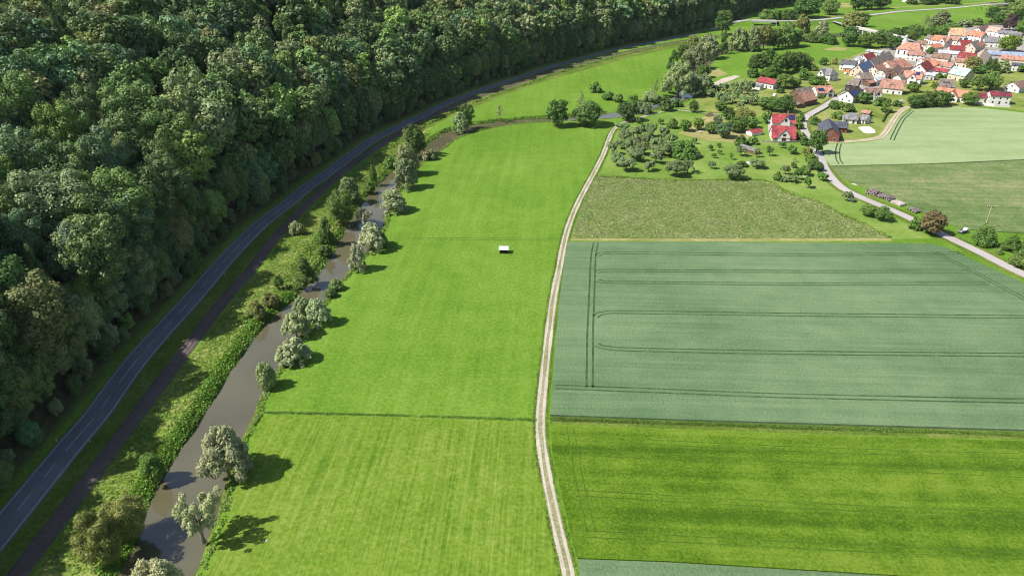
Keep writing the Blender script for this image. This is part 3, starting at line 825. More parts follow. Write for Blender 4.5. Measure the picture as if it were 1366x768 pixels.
# ------------------------------------------------------------------ single trees: (kind, foot x, foot y, width, height in photo pixels, colour, label)
GW, GL, GB = 'willows on the right river bank', 'trees between river and railway', 'trees by the river bend'
def plant(name, cat, group, rows):
    k = {GW: 0.86, GL: 0.9, 'garden trees at the near edge of the village': 0.9}.get(group, 1.0)
    for kind, px, py, w, h, tint, label in rows: tree_px(name, kind, px + (9.0 * py / 650 if group == GW else 0), py, w * k, h * k, tint, label, cat, group)
plant('willow_tree', 'tree', GW, [
    ('willow', 297, 634, 76, 84, 'pale', 'big round silvery willow leaning over the river, largest on the right bank'),
    ('open', 262, 722, 74, 84, 'pale', 'ragged open silvery willow with bare limbs leaning over the river'),
    ('willow', 206, 806, 78, 76, 'pale', 'silvery willow cut off by the bottom edge, standing in the river'),
    ('willow', 386, 482, 50, 42, 'pale', 'low rounded pale willow on the bank with grass beside it'),
    ('willow', 390, 449, 42, 44, 'grey', 'grey willow at the water, lower left of a cluster of three'),
    ('willow', 420, 432, 38, 44, 'pale', 'pale willow on the meadow side of a cluster of three'),
    ('willow', 399, 424, 30, 36, 'grey', 'brownish grey willow at the back of a cluster of three'),
    ('willow', 473, 361, 28, 44, 'pale', 'slender pale willow on the bank just upstream of the cluster of three'),
    ('willow', 492, 334, 38, 46, 'pale', 'pale willow with a long shadow, beside the meadow hut line'),
    ('open', 483, 302, 28, 30, 'pale', 'small open pale willow hanging over the bright water'),
    ('willow', 521, 282, 40, 38, 'pale', 'broad pale yellow willow alone at the river narrows'),
    ('willow', 538, 252, 34, 48, 'grey', 'grey green willow hiding the river, nearer of two touching crowns'),
    ('willow', 540, 234, 36, 50, 'grey', 'tall grey willow behind another grey willow at the river narrows'),
])
plant('riverside_shrub', 'shrub', 'shrubs on the right river bank', [
    ('bush', 357, 517, 26, 38, 'grey', 'upright grey shrub at the water just above the mown meadow'),
    ('bush', 506, 328, 22, 26, 'green', 'mid green shrub pressed against the pale willow above the bend'),
    ('bush', 449, 386, 20, 16, 'mid', 'low shrub on the bank between two willows, upper of two'),
    ('bush', 441, 396, 16, 13, 'mid', 'low shrub on the bank between two willows, lower of two'),
    ('bush', 573, 213, 17, 15, 'grey', 'round grey shrub on the meadow bank opposite the tall dark tree'),
    ('bush', 549, 231, 14, 12, 'mid', 'small shrub on the meadow bank beside the tall grey willow'),
])
plant('riverside_tree', 'tree', GL, [
    ('oval', 142, 752, 58, 78, 'gold', 'big dark tree with gold tinged leaves at the lower left river bank'),
    ('broad', 172, 716, 60, 62, 'gold', 'broad gold tinged tree touching a bigger one at the left bank'),
    ('bush', 207, 640, 36, 44, 'green', 'rounded green bush tree at the reeds with its shadow on the water'),
    ('broad', 457, 300, 40, 54, 'green', 'large green tree on the left bank where the water shines'),
    ('willow', 467, 270, 30, 40, 'grey', 'pale grey willow standing behind a large green tree on the left bank'),
    ('cone', 437, 325, 24, 42, 'dark', 'dark pointed tree on the left bank below the large green tree'),
    ('bush', 434, 340, 20, 16, 'dark', 'small dark bush at the water under the dark pointed tree'),
    ('cone', 408, 380, 32, 44, 'dark', 'dark conical tree with its shadow on the water'),
    ('broad', 373, 387, 16, 24, 'green', 'small roundheaded tree in the tall grass'),
    ('bush', 397, 313, 19, 22, 'grey', 'round blue grey bush beside the railway'),
    ('bush', 404, 413, 26, 20, 'green', 'low green bush at the water across from the willow cluster'),
    ('bush', 362, 408, 24, 22, 'olive', 'dry brownish bush in tall grass near the left bank'),
    ('bush', 343, 424, 26, 28, 'olive', 'olive bush at the upper end of the long reed bed'),
    ('oval', 499, 246, 11, 30, 'green', 'narrow columnar young tree in the strip between river and railway'),
    ('bush', 493, 256, 15, 16, 'green', 'low bush at the foot of the columnar young tree'),
    ('oval', 555, 209, 32, 48, 'dark', 'tall dark tree beside the railway, highest on this stretch'),
    ('sparse', 541, 195, 14, 28, 'grey', 'thin grey sapling left of the tall dark tree by the railway'),
    ('bush', 520, 222, 18, 15, 'green', 'green bush at the field edge below the tall dark tree'),
    ('oval', 624, 171, 22, 36, 'dark', 'dark green tree at the back of a pair on the upper bank'),
    ('willow', 614, 176, 26, 30, 'grey', 'pale olive tree at the front of a pair on the upper bank'),
    ('sparse', 667, 161, 18, 24, 'grey', 'thin almost leafless tree on the upper bank, alone in the meadow edge'),
])
plant('riverside_tree', 'tree', GB, [
    ('oval', 743, 169, 31, 38, 'dark', 'dark egg shaped tree by the track side meadow, left of two'),
    ('broad', 783, 168, 38, 34, 'dark', 'broad dark tree at the meadow edge, right of two'),
    ('sparse', 773, 154, 20, 32, 'grey', 'tall thin see-through tree rising behind the broad dark tree'),
    ('bush', 794, 123, 17, 14, 'green', 'round bush alone on the path in the far meadow'),
    ('bush', 812, 133, 18, 11, 'green', 'low bush beside the round bush in the far meadow, nearer the path'),
    ('bush', 824, 136, 14, 12, 'mid', 'last low bush of the far meadow row, nearest the river'),
    ('broad', 837, 161, 30, 26, 'dark', 'dark green tree where the farm track meets the river'),
    ('oval', 843, 150, 16, 25, 'green', 'taller green tree right behind the dark tree at the track bend'),
    ('bush', 857, 151, 22, 18, 'grey', 'pale grey shrub at the water just past the track bend'),
    ('bush', 868, 137, 22, 17, 'grey', 'grey thicket shrub across the water from the track'),
    ('sparse', 874, 131, 12, 26, 'grey', 'slim grey tree rising from a thicket by the stream'),
    ('bush', 884, 138, 18, 12, 'dark', 'dark low bush by the stream below the slim grey tree'),
    ('bush', 890, 148, 15, 16, 'dark', 'dark bush beside the farm track at its upper bend'),
    ('bush', 902, 142, 16, 11, 'dark', 'dark low bush at the lower end of the shining pool'),
    ('willow', 904, 128, 46, 46, 'grey', 'largest pale willow spreading over the shining pool'),
    ('willow', 937, 126, 28, 28, 'grey', 'greyish willow on the far side of the shining pool'),
    ('bush', 938, 104, 20, 18, 'green', 'bright green round bush above the pool at the brown grass'),
    ('cone', 897, 93, 15, 26, 'dark', 'dark pointed tree at the upper end of the pool willows'),
    ('oval', 909, 86, 18, 26, 'green', 'green tree next to the dark pointed one above the pool'),
    ('willow', 926, 92, 34, 34, 'grey', 'grey brown willow with broad crown behind the pool'),
    ('willow', 943, 78, 30, 32, 'grey', 'grey willow at the upper meadow edge behind the pool willows'),
    ('willow', 924, 74, 28, 26, 'olive', 'olive grey willow at the head of the pool row'),
    ('cone', 964, 72, 13, 30, 'dark', 'narrow dark spruce between two grey willow groups'),
    ('oval', 963, 47, 22, 32, 'dark', 'tall dark tree standing alone beside the curving road'),
    ('willow', 984, 68, 26, 30, 'grey', 'grey willow at the near end of the river row below the road'),
    ('willow', 1002, 68, 24, 32, 'grey', 'second grey willow of the river row below the road'),
    ('oval', 1018, 67, 20, 32, 'olive', 'olive tree in the middle of the river row below the road'),
    ('oval', 1032, 66, 18, 28, 'mid', 'mid green tree in the middle of the river row below the road'),
    ('willow', 1047, 64, 24, 34, 'mid', 'bulky green willow near the end of the river row'),
    ('broad', 1060, 62, 22, 22, 'dark', 'dark tree closing the river row below the road'),
    ('willow', 1068, 44, 20, 24, 'olive', 'olive tree at the road just past the bridge'),
    ('willow', 1094, 50, 22, 22, 'grey', 'grey tree in the small meadow below the junction'),
    ('bush', 1082, 56, 24, 13, 'mid', 'low wide bush beside the grey tree below the junction'),
    ('bush', 1104, 58, 26, 9, 'dark', 'flat dark hedge of brambles along the small meadow'),
])
plant('roadside_tree', 'tree', 'trees along the far main road', [
    ('bush', 983, 28, 16, 11, 'green', 'small green bush where the wood meets the far road'),
    ('bush', 1022, 27, 20, 14, 'mid', 'round bush above the road bridge, left of four'),
    ('bush', 1036, 26, 20, 14, 'green', 'round bush above the road bridge, second of four'),
    ('bush', 1049, 26, 20, 13, 'dark', 'round bush above the road bridge, third of four'),
    ('bush', 1062, 26, 18, 13, 'dark', 'round bush above the road bridge, right of four'),
    ('broad', 1075, 24, 36, 28, 'dark', 'huge dark round tree above the far road'),
    ('broad', 1106, 20, 23, 19, 'mid', 'round pale green tree beside the yellow field'),
    ('broad', 1141, 14, 16, 18, 'dark', 'dark tree at the right end of the yellow field'),
    ('broad', 1157, 13, 24, 18, 'dark', 'broad dark tree behind the far road, left of two'),
    ('broad', 1174, 12, 22, 16, 'dark', 'broad dark tree behind the far road, right of two'),
    ('willow', 1136, 40, 30, 24, 'olive', 'olive crowned tall tree at the head of the village bridge'),
    ('oval', 1150, 36, 16, 18, 'dark', 'dark tree on the meadow side of the village bridge head'),
    ('broad', 1132, 62, 24, 26, 'dark', 'dark tree at the riverside below the village bridge'),
    ('broad', 1154, 64, 24, 19, 'green', 'bright rounded tree in front of the village bridge piers'),
    ('oval', 1176, 64, 22, 24, 'green', 'tall green tree hiding the middle of the village bridge'),
    ('oval', 1191, 67, 17, 19, 'dark', 'dark tree left of the church tower'),
    ('broad', 1215, 56, 20, 12, 'green', 'round green tree right of the church tower'),
    ('bush', 1194, 47, 18, 8, 'dark', 'low dark bush behind the church on the meadow edge, left of three'),
    ('bush', 1206, 47, 18, 11, 'dark', 'low dark bush behind the church on the meadow edge, middle of three'),
    ('bush', 1219, 46, 20, 14, 'green', 'green bush behind the church on the meadow edge, right of three'),
    ('sparse', 1232, 40, 18, 19, 'grey', 'brownish thin tree at the far meadow, left of two'),
    ('willow', 1252, 38, 28, 23, 'grey', 'grey green wide tree at the far meadow, right of two'),
    ('bush', 1240, 48, 20, 11, 'green', 'green shrub behind the orange roofs, left of three'),
    ('bush', 1254, 46, 20, 12, 'green', 'green shrub behind the orange roofs, middle of three'),
    ('bush', 1266, 43, 18, 12, 'green', 'green shrub behind the orange roofs, right of three'),
    ('bush', 1286, 36, 18, 8, 'grey', 'grey bush above the peach coloured roof'),
    ('bush', 1302, 33, 16, 8, 'mid', 'pale bush above the small white gable'),
    ('oval', 1322, 29, 18, 19, 'dark', 'dark tree in front of the far river bridge'),
    ('oval', 1330, 33, 16, 16, 'dark', 'dark tree right below the far river bridge'),
    ('oval', 1346, 41, 19, 21, 'purple', 'dark purple beech at the upper right of the village'),
    ('broad', 1357, 26, 30, 18, 'mid', 'mid green tree beyond the purple beech'),
    ('broad', 1366, 48, 26, 24, 'green', 'green tree at the right picture edge below the purple beech'),
    ('broad', 1345, 7, 12, 9, 'dark', 'small dark tree on top of the far river bridge end'),
    ('bush', 1216, 6, 14, 5, 'dark', 'clipped dark hedge below the houses at the top, left piece'),
    ('bush', 1236, 5.5, 30, 5, 'dark', 'clipped dark hedge below the houses at the top, middle piece'),
    ('bush', 1264, 5, 30, 5, 'dark', 'clipped dark hedge below the houses at the top, right piece'),
])
plant('grove_tree', 'tree', 'grove beside the red roofed barn', [
    ('broad', 1008, 100, 24, 28, 'dark', 'dark tree at the left end of the grove behind the red barn'),
    ('broad', 1023, 97, 24, 32, 'green', 'highest green tree in the grove behind the red barn'),
    ('broad', 1036, 99, 22, 26, 'green', 'green tree in the middle of the grove behind the red barn'),
    ('oval', 1050, 97, 22, 28, 'dark', 'nearly black tree in the grove behind the red barn'),
    ('broad', 1062, 94, 22, 24, 'dark', 'dark tree right of the nearly black one in the grove'),
    ('broad', 1073, 91, 20, 20, 'green', 'lower green tree at the right end of the grove'),
    ('bush', 1003, 103, 16, 12, 'green', 'low green bush under the left end of the grove'),
    ('bush', 1026, 103, 22, 14, 'green', 'low round bush in front of the grove just above the red roof'),
])
plant('garden_tree', 'tree', 'garden trees at the near edge of the village', [
    ('broad', 1046, 118, 26, 18, 'green', 'green garden tree right of the red barn'),
    ('broad', 1059, 117, 18, 14, 'green', 'green garden tree between the red barn and the brown barn'),
    ('oval', 1071, 107, 15, 17, 'green', 'upright garden tree above the brown barn'),
    ('bush', 1079, 104, 13, 8, 'green', 'small bush beside the upright garden tree'),
    ('bush', 1090, 113, 26, 9, 'green', 'long low hedge above the pinkish red house'),
    ('bush', 1041, 124, 11, 9, 'dark', 'dark ball shaped bush right of the white van'),
    ('broad', 1047, 150, 26, 26, 'dark', 'big dark tree behind the twin red roofed houses'),
    ('broad', 1031, 149, 22, 22, 'green', 'big green tree left behind the twin red roofed houses'),
    ('broad', 1019, 147, 20, 20, 'mid', 'mid green tree at the edge of the upper orchard'),
    ('broad', 1022, 165, 15, 20, 'green', 'green tree between the garden path and the twin houses'),
    ('bush', 1067, 162, 13, 13, 'green', 'green bush between the twin houses and the lane, upper of two'),
    ('bush', 1066, 172, 13, 11, 'green', 'green bush between the twin houses and the lane, lower of two'),
    ('bush', 1066, 186, 20, 12, 'mid', 'grey green shrub right of the front red house'),
    ('bush', 1073, 193, 16, 12, 'dark', 'dark shrub at the garden wall by the lane'),
    ('broad', 1088, 206, 25, 38, 'dark', 'big dark round tree standing right at the pale lane'),
    ('bush', 1087, 166, 16, 12, 'dark', 'dark shrub left of the dark roofed brick house'),
    ('bush', 1117, 158, 20, 10, 'green', 'green shrub behind the dark roofed brick house'),
    ('bush', 1111, 145, 15, 13, 'green', 'green shrub below the white house with the maroon roof, left of three'),
    ('bush', 1121, 146, 14, 12, 'green', 'green shrub below the white house with the maroon roof, middle of three'),
    ('bush', 1132, 149, 17, 13, 'mid', 'green shrub below the white house with the maroon roof, right of three'),
    ('broad', 1151, 138, 20, 16, 'dark', 'dark tree in front of the house with two white gables'),
    ('bush', 1172, 141, 16, 14, 'green', 'green bush right of the house with two white gables'),
    ('cone', 1182, 150, 16, 20, 'green', 'conical green tree at the start of the curving field track'),
    ('bush', 1196, 142, 14, 10, 'dark', 'dark bush above the curving field track'),
    ('cone', 1150, 163.5, 4, 9, 'dark', 'thin dark cypress before the grey roofed bungalow'),
    ('broad', 1219, 144, 22, 20, 'dark', 'dark tree at the field corner, first of the thick row at the ripe wheat'),
    ('broad', 1234, 143, 24, 24, 'dark', 'second dark tree of the thick row at the ripe wheat'),
    ('broad', 1249, 143, 25, 25, 'dark', 'third and biggest dark tree of the thick row at the ripe wheat'),
    ('broad', 1261, 140, 18, 18, 'dark', 'last dark tree of the thick row, beside the orange house'),
    ('broad', 1292, 140, 24, 18, 'green', 'green tree between the orange house and the modern white house'),
    ('broad', 1218, 123, 18, 13, 'green', 'green garden tree right of the big brick pink roof'),
    ('bush', 1245, 116, 11, 10, 'yellow', 'yellow bush left of the grey brown hip roof'),
    ('oval', 1247, 122, 9, 13, 'green', 'green tree just under the yellow bush'),
    ('broad', 1284, 117, 14, 14, 'green', 'green tree right of the grey brown hip roof'),
    ('broad', 1303, 121, 22, 24, 'green', 'tall bright green tree in the gardens above the maroon roof, left of two'),
    ('broad', 1320, 120, 26, 28, 'mid', 'tall bright green tree in the gardens above the maroon roof, right of two'),
    ('broad', 1295, 97, 22, 24, 'olive', 'olive brown tree right of the mint coloured roof'),
    ('broad', 1306, 99, 17, 14, 'dark', 'dark tree behind the tall garden trees'),
    ('oval', 1320, 98, 18, 22, 'dark', 'dark upright tree in the upper gardens'),
    ('willow', 1336, 97, 20, 19, 'grey', 'grey green tree below the long salmon roof'),
    ('bush', 1366, 97, 18, 14, 'green', 'green bush at the right edge below the long roofs'),
    ('bush', 1241, 103, 9, 7, 'blue', 'small blue green bush before the bright red strip roof, left of two'),
    ('bush', 1253, 104, 9, 8, 'green', 'small blue green bush before the bright red strip roof, right of two'),
    ('bush', 1262, 104, 12, 6, 'mid', 'low bush under the mint coloured gable'),
    ('broad', 1344, 69, 30, 16, 'bright', 'bright green dome shaped tree above the long pale blue roof'),
    ('bush', 1303, 51, 14, 7, 'green', 'green bush before the white house with orange red roof'),
    ('bush', 1240, 72, 12, 10, 'dark', 'dark courtyard tree right of the church nave'),
    ('bush', 1349, 118, 9, 11, 'green', 'green bush before the brown gable at the right edge'),
    ('bush', 1084, 94, 14, 8, 'mid', 'round bush by the orange garden shed'),
    ('oval', 1098, 87, 12, 11, 'dark', 'dark tree behind the white house with grey gables'),
    ('bush', 1112, 86, 10, 10, 'olive', 'olive bush right behind the white house with grey gables'),
    ('bush', 1094, 131, 10, 6, 'green', 'low bush at the lane below the pinkish red house'),
])
# the old orchard beside the track: trees nothing tells apart
for px, py in [(832, 191), (845, 184), (857, 182), (871, 183), (886, 187), (897, 194), (838, 201), (851, 196), (864, 193), (878, 197), (891, 204), (856, 206), (871, 206), (827, 199), (884, 208), (844, 209)]:
    tree_px('fruit_tree', 'fruit', px + random.uniform(-2, 2), py + random.uniform(-1, 1), random.uniform(15, 21), random.uniform(14, 19), 'fruit', 'grey green fruit tree in the dense old orchard beside the track', 'tree', 'dense old orchard')
for px, py in [(955, 126), (966, 122), (978, 120), (990, 118), (957, 133), (970, 131), (982, 129), (994, 127), (1005, 132), (965, 139), (978, 138), (990, 137), (962, 146), (1002, 141), (1010, 139), (948, 130), (985, 145), (998, 122)]:
    tree_px('fruit_tree', 'fruit', px + random.uniform(-2, 2), py + random.uniform(-1, 1), random.uniform(11, 16), random.uniform(10, 14), 'fruit', 'small grey green fruit tree in the upper orchard left of the red barn', 'tree', 'upper orchard')
plant('fruit_tree', 'tree', 'single fruit trees on the orchard lawn', [
    ('fruit', 835, 228.5, 24, 20, 'fruit', 'fruit tree nearest the scrub field in the front orchard row, left one'),
    ('fruit', 823, 221, 17, 19, 'fruit', 'fruit tree of the front orchard nearest the farm track'),
    ('fruit', 847.5, 216, 19, 18, 'fruit', 'fruit tree behind the left front one, with a long shadow'),
    ('fruit', 865, 228, 14, 15, 'fruit', 'slim small fruit tree in the front orchard row, second from left'),
    ('fruit', 874, 218, 17, 16, 'fruit', 'fruit tree in the second row in front of the brown orchard floor'),
    ('fruit', 902, 236, 29, 22, 'fruit', 'widest fruit tree of the front orchard row'),
    ('open', 917, 231, 18, 21, 'fruit', 'forked open fruit tree beside the widest one of the front row'),
    ('fruit', 949, 225, 9, 11, 'fruit', 'small crooked fruit tree alone on the lawn'),
    ('fruit', 817, 206, 17, 17, 'fruit', 'fruit tree leaning over the farm track, upper one'),
    ('fruit', 829, 176, 22, 13, 'fruit', 'low wide fruit tree at the bend of the farm track'),
    ('bush', 911, 209, 36, 24, 'green', 'dark wide thicket tree at the right end of the dense orchard'),
    ('bush', 927, 210, 14, 12, 'grey', 'bare grey bush at the foot of the dark wide thicket tree'),
    ('fruit', 851, 165, 6, 8, 'green', 'young tree near the track bend, first on the back lawn'),
    ('sparse', 868.6, 171, 4, 9, 'green', 'very thin sapling on the back lawn'),
    ('fruit', 881, 166, 8, 8, 'green', 'young roundheaded tree on the back lawn near the track'),
    ('bush', 897, 171, 14, 13, 'green', 'rounded bush alone on the back lawn'),
    ('broad', 914, 175, 16, 16, 'green', 'round tree with a dark shadow beside the light green tree'),
    ('broad', 931, 173.5, 15, 17, 'bright', 'light yellow green round tree by the benches'),
    ('fruit', 926, 192, 7, 9, 'fruit', 'small fruit tree between the dense orchard and the benches'),
    ('fruit', 947.5, 201, 7, 8, 'green', 'young tree in the middle lawn, upper left of four'),
    ('fruit', 952, 211, 7, 7, 'green', 'young tree in the middle lawn, lower left of four'),
    ('fruit', 959, 197, 6, 6, 'green', 'young tree in the middle lawn, upper right of four'),
    ('fruit', 959.5, 206, 6, 7, 'green', 'young tree in the middle lawn, lower right of four'),
    ('fruit', 975.5, 213, 6, 9, 'green', 'young tree left of the timber shed'),
    ('fruit', 988, 208, 13, 14, 'fruit', 'fruit tree in front of the timber shed'),
    ('bush', 989, 194, 17, 14, 'green', 'green bush behind the timber shed, left of two'),
    ('bush', 1004, 192, 15, 11, 'green', 'green bush behind the timber shed, right of two'),
    ('broad', 977, 239, 26, 22, 'fruit', 'round dense fruit tree at the scrub field edge'),
    ('fruit', 1009, 224, 20, 13, 'fruit', 'wide low tree with a dark oval shadow below the timber shed'),
    ('bush', 989, 222, 15, 7, 'dark', 'flat dark bush left of the white cover'),
    ('fruit', 1009, 210, 8, 12, 'fruit', 'small tree at the right end of the timber shed'),
    ('fruit', 1026, 208, 9, 13, 'green', 'small upright tree on the lawn below the front red house'),
    ('fruit', 1043, 198, 9, 9, 'green', 'small tree below the garden wall, left of two'),
    ('fruit', 1055, 205, 14, 12, 'green', 'small spreading tree below the garden wall, right of two'),
    ('sparse', 1060, 216, 6, 6, 'green', 'tiny sapling on the right lawn, upper of two'),
    ('fruit', 1058, 224, 8, 8, 'green', 'tiny tree on the right lawn, lower of two'),
    ('fruit', 1047, 233, 12, 13, 'fruit', 'slender fruit tree at the left of the lower right group'),
    ('bush', 1036, 241, 11, 13, 'green', 'dark upright bush at the left end of the lower right group'),
    ('bush', 1044, 242, 11, 8, 'fruit', 'grey bush second from left in the lower right group'),
    ('fruit', 1056.5, 243, 15, 11, 'fruit', 'grey fruit tree over the long dark shadow in the lower right group'),
    ('fruit', 1064, 240, 13, 16, 'green', 'tallest fruit tree of the lower right group'),
    ('fruit', 1074, 234, 15, 13, 'green', 'fruit tree at the back of the lower right group'),
    ('fruit', 1075.5, 251, 11, 17, 'green', 'thin tall fruit tree nearest the scrub field corner'),
    ('fruit', 1096.5, 241, 12, 12, 'green', 'fruit tree alone close to the pale lane'),
    ('bush', 1087, 227, 19, 15, 'dark', 'dark round bush hanging over the pale lane'),
    ('bush', 1082, 217, 17, 12, 'green', 'green bush above the dark round bush by the lane'),
    ('fruit', 1076, 209, 13, 13, 'olive', 'brownish small tree above the bushes by the lane'),
    ('oval', 925, 150, 12, 17, 'dark', 'upright dark tree by the end of the farm track'),
    ('broad', 960, 148, 15, 13, 'green', 'green tree right of the small tent'),
    ('broad', 948, 178, 16, 16, 'green', 'green tree at the left front of the garden grove'),
    ('oval', 956, 174, 15, 20, 'blue', 'tall dark tree at the left of the garden grove'),
    ('broad', 965, 184, 21, 22, 'blue', 'bulky tree at the front of the garden grove'),
    ('broad', 983, 176, 26, 18, 'green', 'broad tree in the middle of the garden grove'),
    ('broad', 992, 164, 25, 22, 'olive', 'olive domed tree at the back of the garden grove'),
    ('oval', 971, 160, 16, 18, 'dark', 'dark tree at the back left of the garden grove'),
    ('broad', 1002, 171, 16, 15, 'green', 'green tree at the right end of the garden grove'),
])
plant('lane_tree', 'tree', 'bushes and trees along the pale lane', [
    ('fruit', 1130, 269, 13, 14, 'fruit', 'small tree beside a white tarpaulin on the lane verge'),
    ('broad', 1157, 288, 21, 18, 'green', 'round tree on the verge below the log pile, left of two'),
    ('broad', 1176, 294, 22, 20, 'green', 'round tree on the verge below the log pile, right of two'),
    ('bush', 1219, 306, 15, 17, 'mid', 'pale green bush left of the red brown tree'),
    ('broad', 1241, 312, 31, 34, 'brown', 'red brown tree over the pale lane'),
    ('bush', 1311, 326, 30, 28, 'green', 'large green bush below the utility pole'),
    ('bush', 1331.5, 338, 11, 9, 'mid', 'small round bush between the lane and the bushes at the right edge'),
    ('bush', 1347, 334, 21, 22, 'green', 'green bush near the right edge, behind the biggest one'),
    ('bush', 1362, 335, 18, 18, 'green', 'green bush cut by the right edge, farther one'),
    ('bush', 1362, 356, 30, 27, 'mid', 'biggest bush at the right edge beside the lane'),
])

# ------------------------------------------------------------------ ground cover nobody could count
def scatter(name, n, place, size, height, cols, label, cat, squash=0.6, bunch=5, up=1.3, full=False):
    """Low clumps of leaves over an area: place(k) gives k ground points and local height factors."""
    pts, hf = place(n)
    n = len(pts)
    ph = rng.uniform(0, 6.28, 4)                 # colours and bare places come in drifts
    nz = (np.sin(pts[:, 0] * 0.21 + pts[:, 1] * 0.09 + ph[0]) + np.sin(pts[:, 1] * 0.17 - pts[:, 0] * 0.12 + ph[1]) + np.sin(pts[:, 0] * 0.55 + ph[2]) + np.sin(pts[:, 1] * 0.47 + ph[3])) / 8 + 0.5
    keep = full | (rng.random(n) < np.clip(0.35 + 1.1 * nz, 0, 1))
    pts, hf, nz = pts[keep], hf[keep], nz[keep]
    n = len(pts)
    ci = np.clip(((nz * 0.8 + rng.random(n) * 0.6 - 0.2) * len(cols)).astype(int), 0, len(cols) - 1)
    col = np.array(cols)[ci] * rng.uniform(0.8, 1.2, (n, 1))
    c = np.repeat(pts, bunch, 0); t = np.repeat(col, bunch, 0); hh = np.repeat(hf, bunch)
    r = rng.normal(size=(len(c), 3)) * np.array([size, size, 0]) * 0.8
    r[:, 2] = rng.uniform(0.0, 1.0, len(c)) * height * hh
    nn = rng.normal(size=(len(c), 3)) + np.array([0, 0, up])
    me = quad_mesh(name, c + r, nn, size * rng.uniform(0.4, 0.9, len(c)) * squash, M['leaf_mass'], t)
    o = link(bpy.data.objects.new(name, me))
    return tag(o, label, cat, kind='stuff')
def in_poly(px_poly):
    poly = np.array([tuple(P(*q)[:2]) for q in px_poly])
    lo, hi = poly.min(0), poly.max(0)
    def place(n):
        q = rng.uniform(lo, hi, (n * 3, 2))
        q = q[inside(q[:, 0], q[:, 1], poly)][:n]
        z = channel(q[:, 0], q[:, 1])[0]
        return np.column_stack([q, z + 0.03]), rng.uniform(0.4, 1.0, len(q))
    return place
def along(pts, half, off, ymax=1e9):
    pts = [p for p in pts if p.y < ymax]
    A = np.array([(p.x, p.y) for p in pts])
    def place(n):
        i = rng.integers(0, len(A) - 1, n); t = rng.random((n, 1))
        e = A[i + 1] - A[i]; L = np.linalg.norm(e, axis=1, keepdims=True)
        nr = np.column_stack([e[:, 1], -e[:, 0]]) / L
        s = rng.uniform(-1, 1, (n, 1))
        q = A[i] + e * t + nr * (off + s * half)
        z = channel(q[:, 0], q[:, 1])[0]
        return np.column_stack([q, z]), (1 - 0.6 * s[:, 0] ** 2) * (0.8 + 0.35 * np.sin(q[:, 1] * 0.35))
    return place
G1, G2, G3, G4 = (0.106, 0.194, 0.026), (0.144, 0.256, 0.029), (0.200, 0.275, 0.055), (0.290, 0.325, 0.105)
reed = [p for p in bank_l if P(120, 790).y < p.y < P(404, 390).y]
scatter('reeds', 28000, along(reed, 1.9, -0.9), 0.42, 1.5, [G1, G2, (0.125, 0.263, 0.024), G2], 'dense bright green reeds along the left water edge', 'reeds', full=True)
scatter('bank_weeds', 12000, in_poly([(140, 768), (160, 715), (205, 640), (238, 590), (275, 530), (305, 484), (352, 424), (396, 384), (412, 368), (444, 320), (456, 296), (478, 266), (508, 232), (546, 200), (574, 178),
        (560, 180), (528, 204), (488, 236), (452, 272), (425, 310), (395, 345), (362, 390), (330, 425), (298, 470), (268, 512), (244, 556), (220, 592), (190, 640), (160, 695), (120, 760)]), 0.42, 1.1, [G1, G2, G2, G3, G3, (0.312, 0.325, 0.088)],
        'yellow green tall weeds on the bank between railway and river', 'weeds', full=True)
scatter('low_weeds', 12000, in_poly([(110, 768), (150, 705), (200, 625), (236, 575), (290, 488), (340, 424), (396, 358), (430, 320), (470, 262), (510, 226), (556, 182), (540, 183), (515, 200), (480, 223), (455, 243), (388, 305), (347, 363), (318, 393),
        (241, 494), (187, 562), (146, 619), (102, 690), (50, 760)]), 0.28, 0.45, [G1, G2, G2, G3, (0.25, 0.28, 0.08)], 'low yellow green weeds and grass beside the railway bed', 'weeds', full=True)
scatter('bank_grass', 6500, along(bank_r, 0.9, 1.7, 560), 0.36, 0.9, [G1, G2, G3, (0.150, 0.213, 0.055), (0.200, 0.237, 0.099)], 'pale uncut grass fringe on the right water edge', 'grass')
scatter('stream_brush', 4500, along(bank_l, 1.8, -0.9, 480), 0.5, 1.1, [G1, G1, G2, (0.062, 0.106, 0.022)], 'dark low brush on the upper bank of the stream', 'brush')
scatter('scrub_flowers', 26000, in_poly([(763, 317), (780, 263), (796, 235), (900, 241.5), (1017, 241.5), (1090, 270), (1154, 300), (1184, 316.5), (960, 318)]), 0.30, 0.4,
        [(0.125, 0.188, 0.050), (0.188, 0.237, 0.077), (0.213, 0.250, 0.088), G3, G4, (0.380, 0.410, 0.235), (0.200, 0.225, 0.077)], 'tall flowering scrub with pale blossom covering the fallow field', 'scrub')
scatter('margin_grass', 5000, along(line([(734, 559), (900, 564), (1050, 569.5), (1366, 579.5), (1440, 582)]), 0.6, 0.0), 0.3, 0.4, [G1, (0.094, 0.170, 0.024), (0.094, 0.156, 0.024), (0.13, 0.21, 0.03)], 'dark uncut grass strip between the wheat and the barley', 'grass')
scatter('ditch_grass', 1000, along(line([(352, 550), (455, 552), (560, 554.8), (715, 560)]), 0.35, 0.0), 0.25, 0.25, [G1, (0.088, 0.163, 0.022), G2], 'thin strip of taller grass dividing the two meadows', 'grass')
scatter('rail_weeds', 2500, along([p for p in rail if p.y > 380], 1.7, 7.5, 1000), 0.6, 1.3, [G1, G2, G3, (0.138, 0.163, 0.055)], 'weedy strip along the railway by the far meadow', 'weeds')

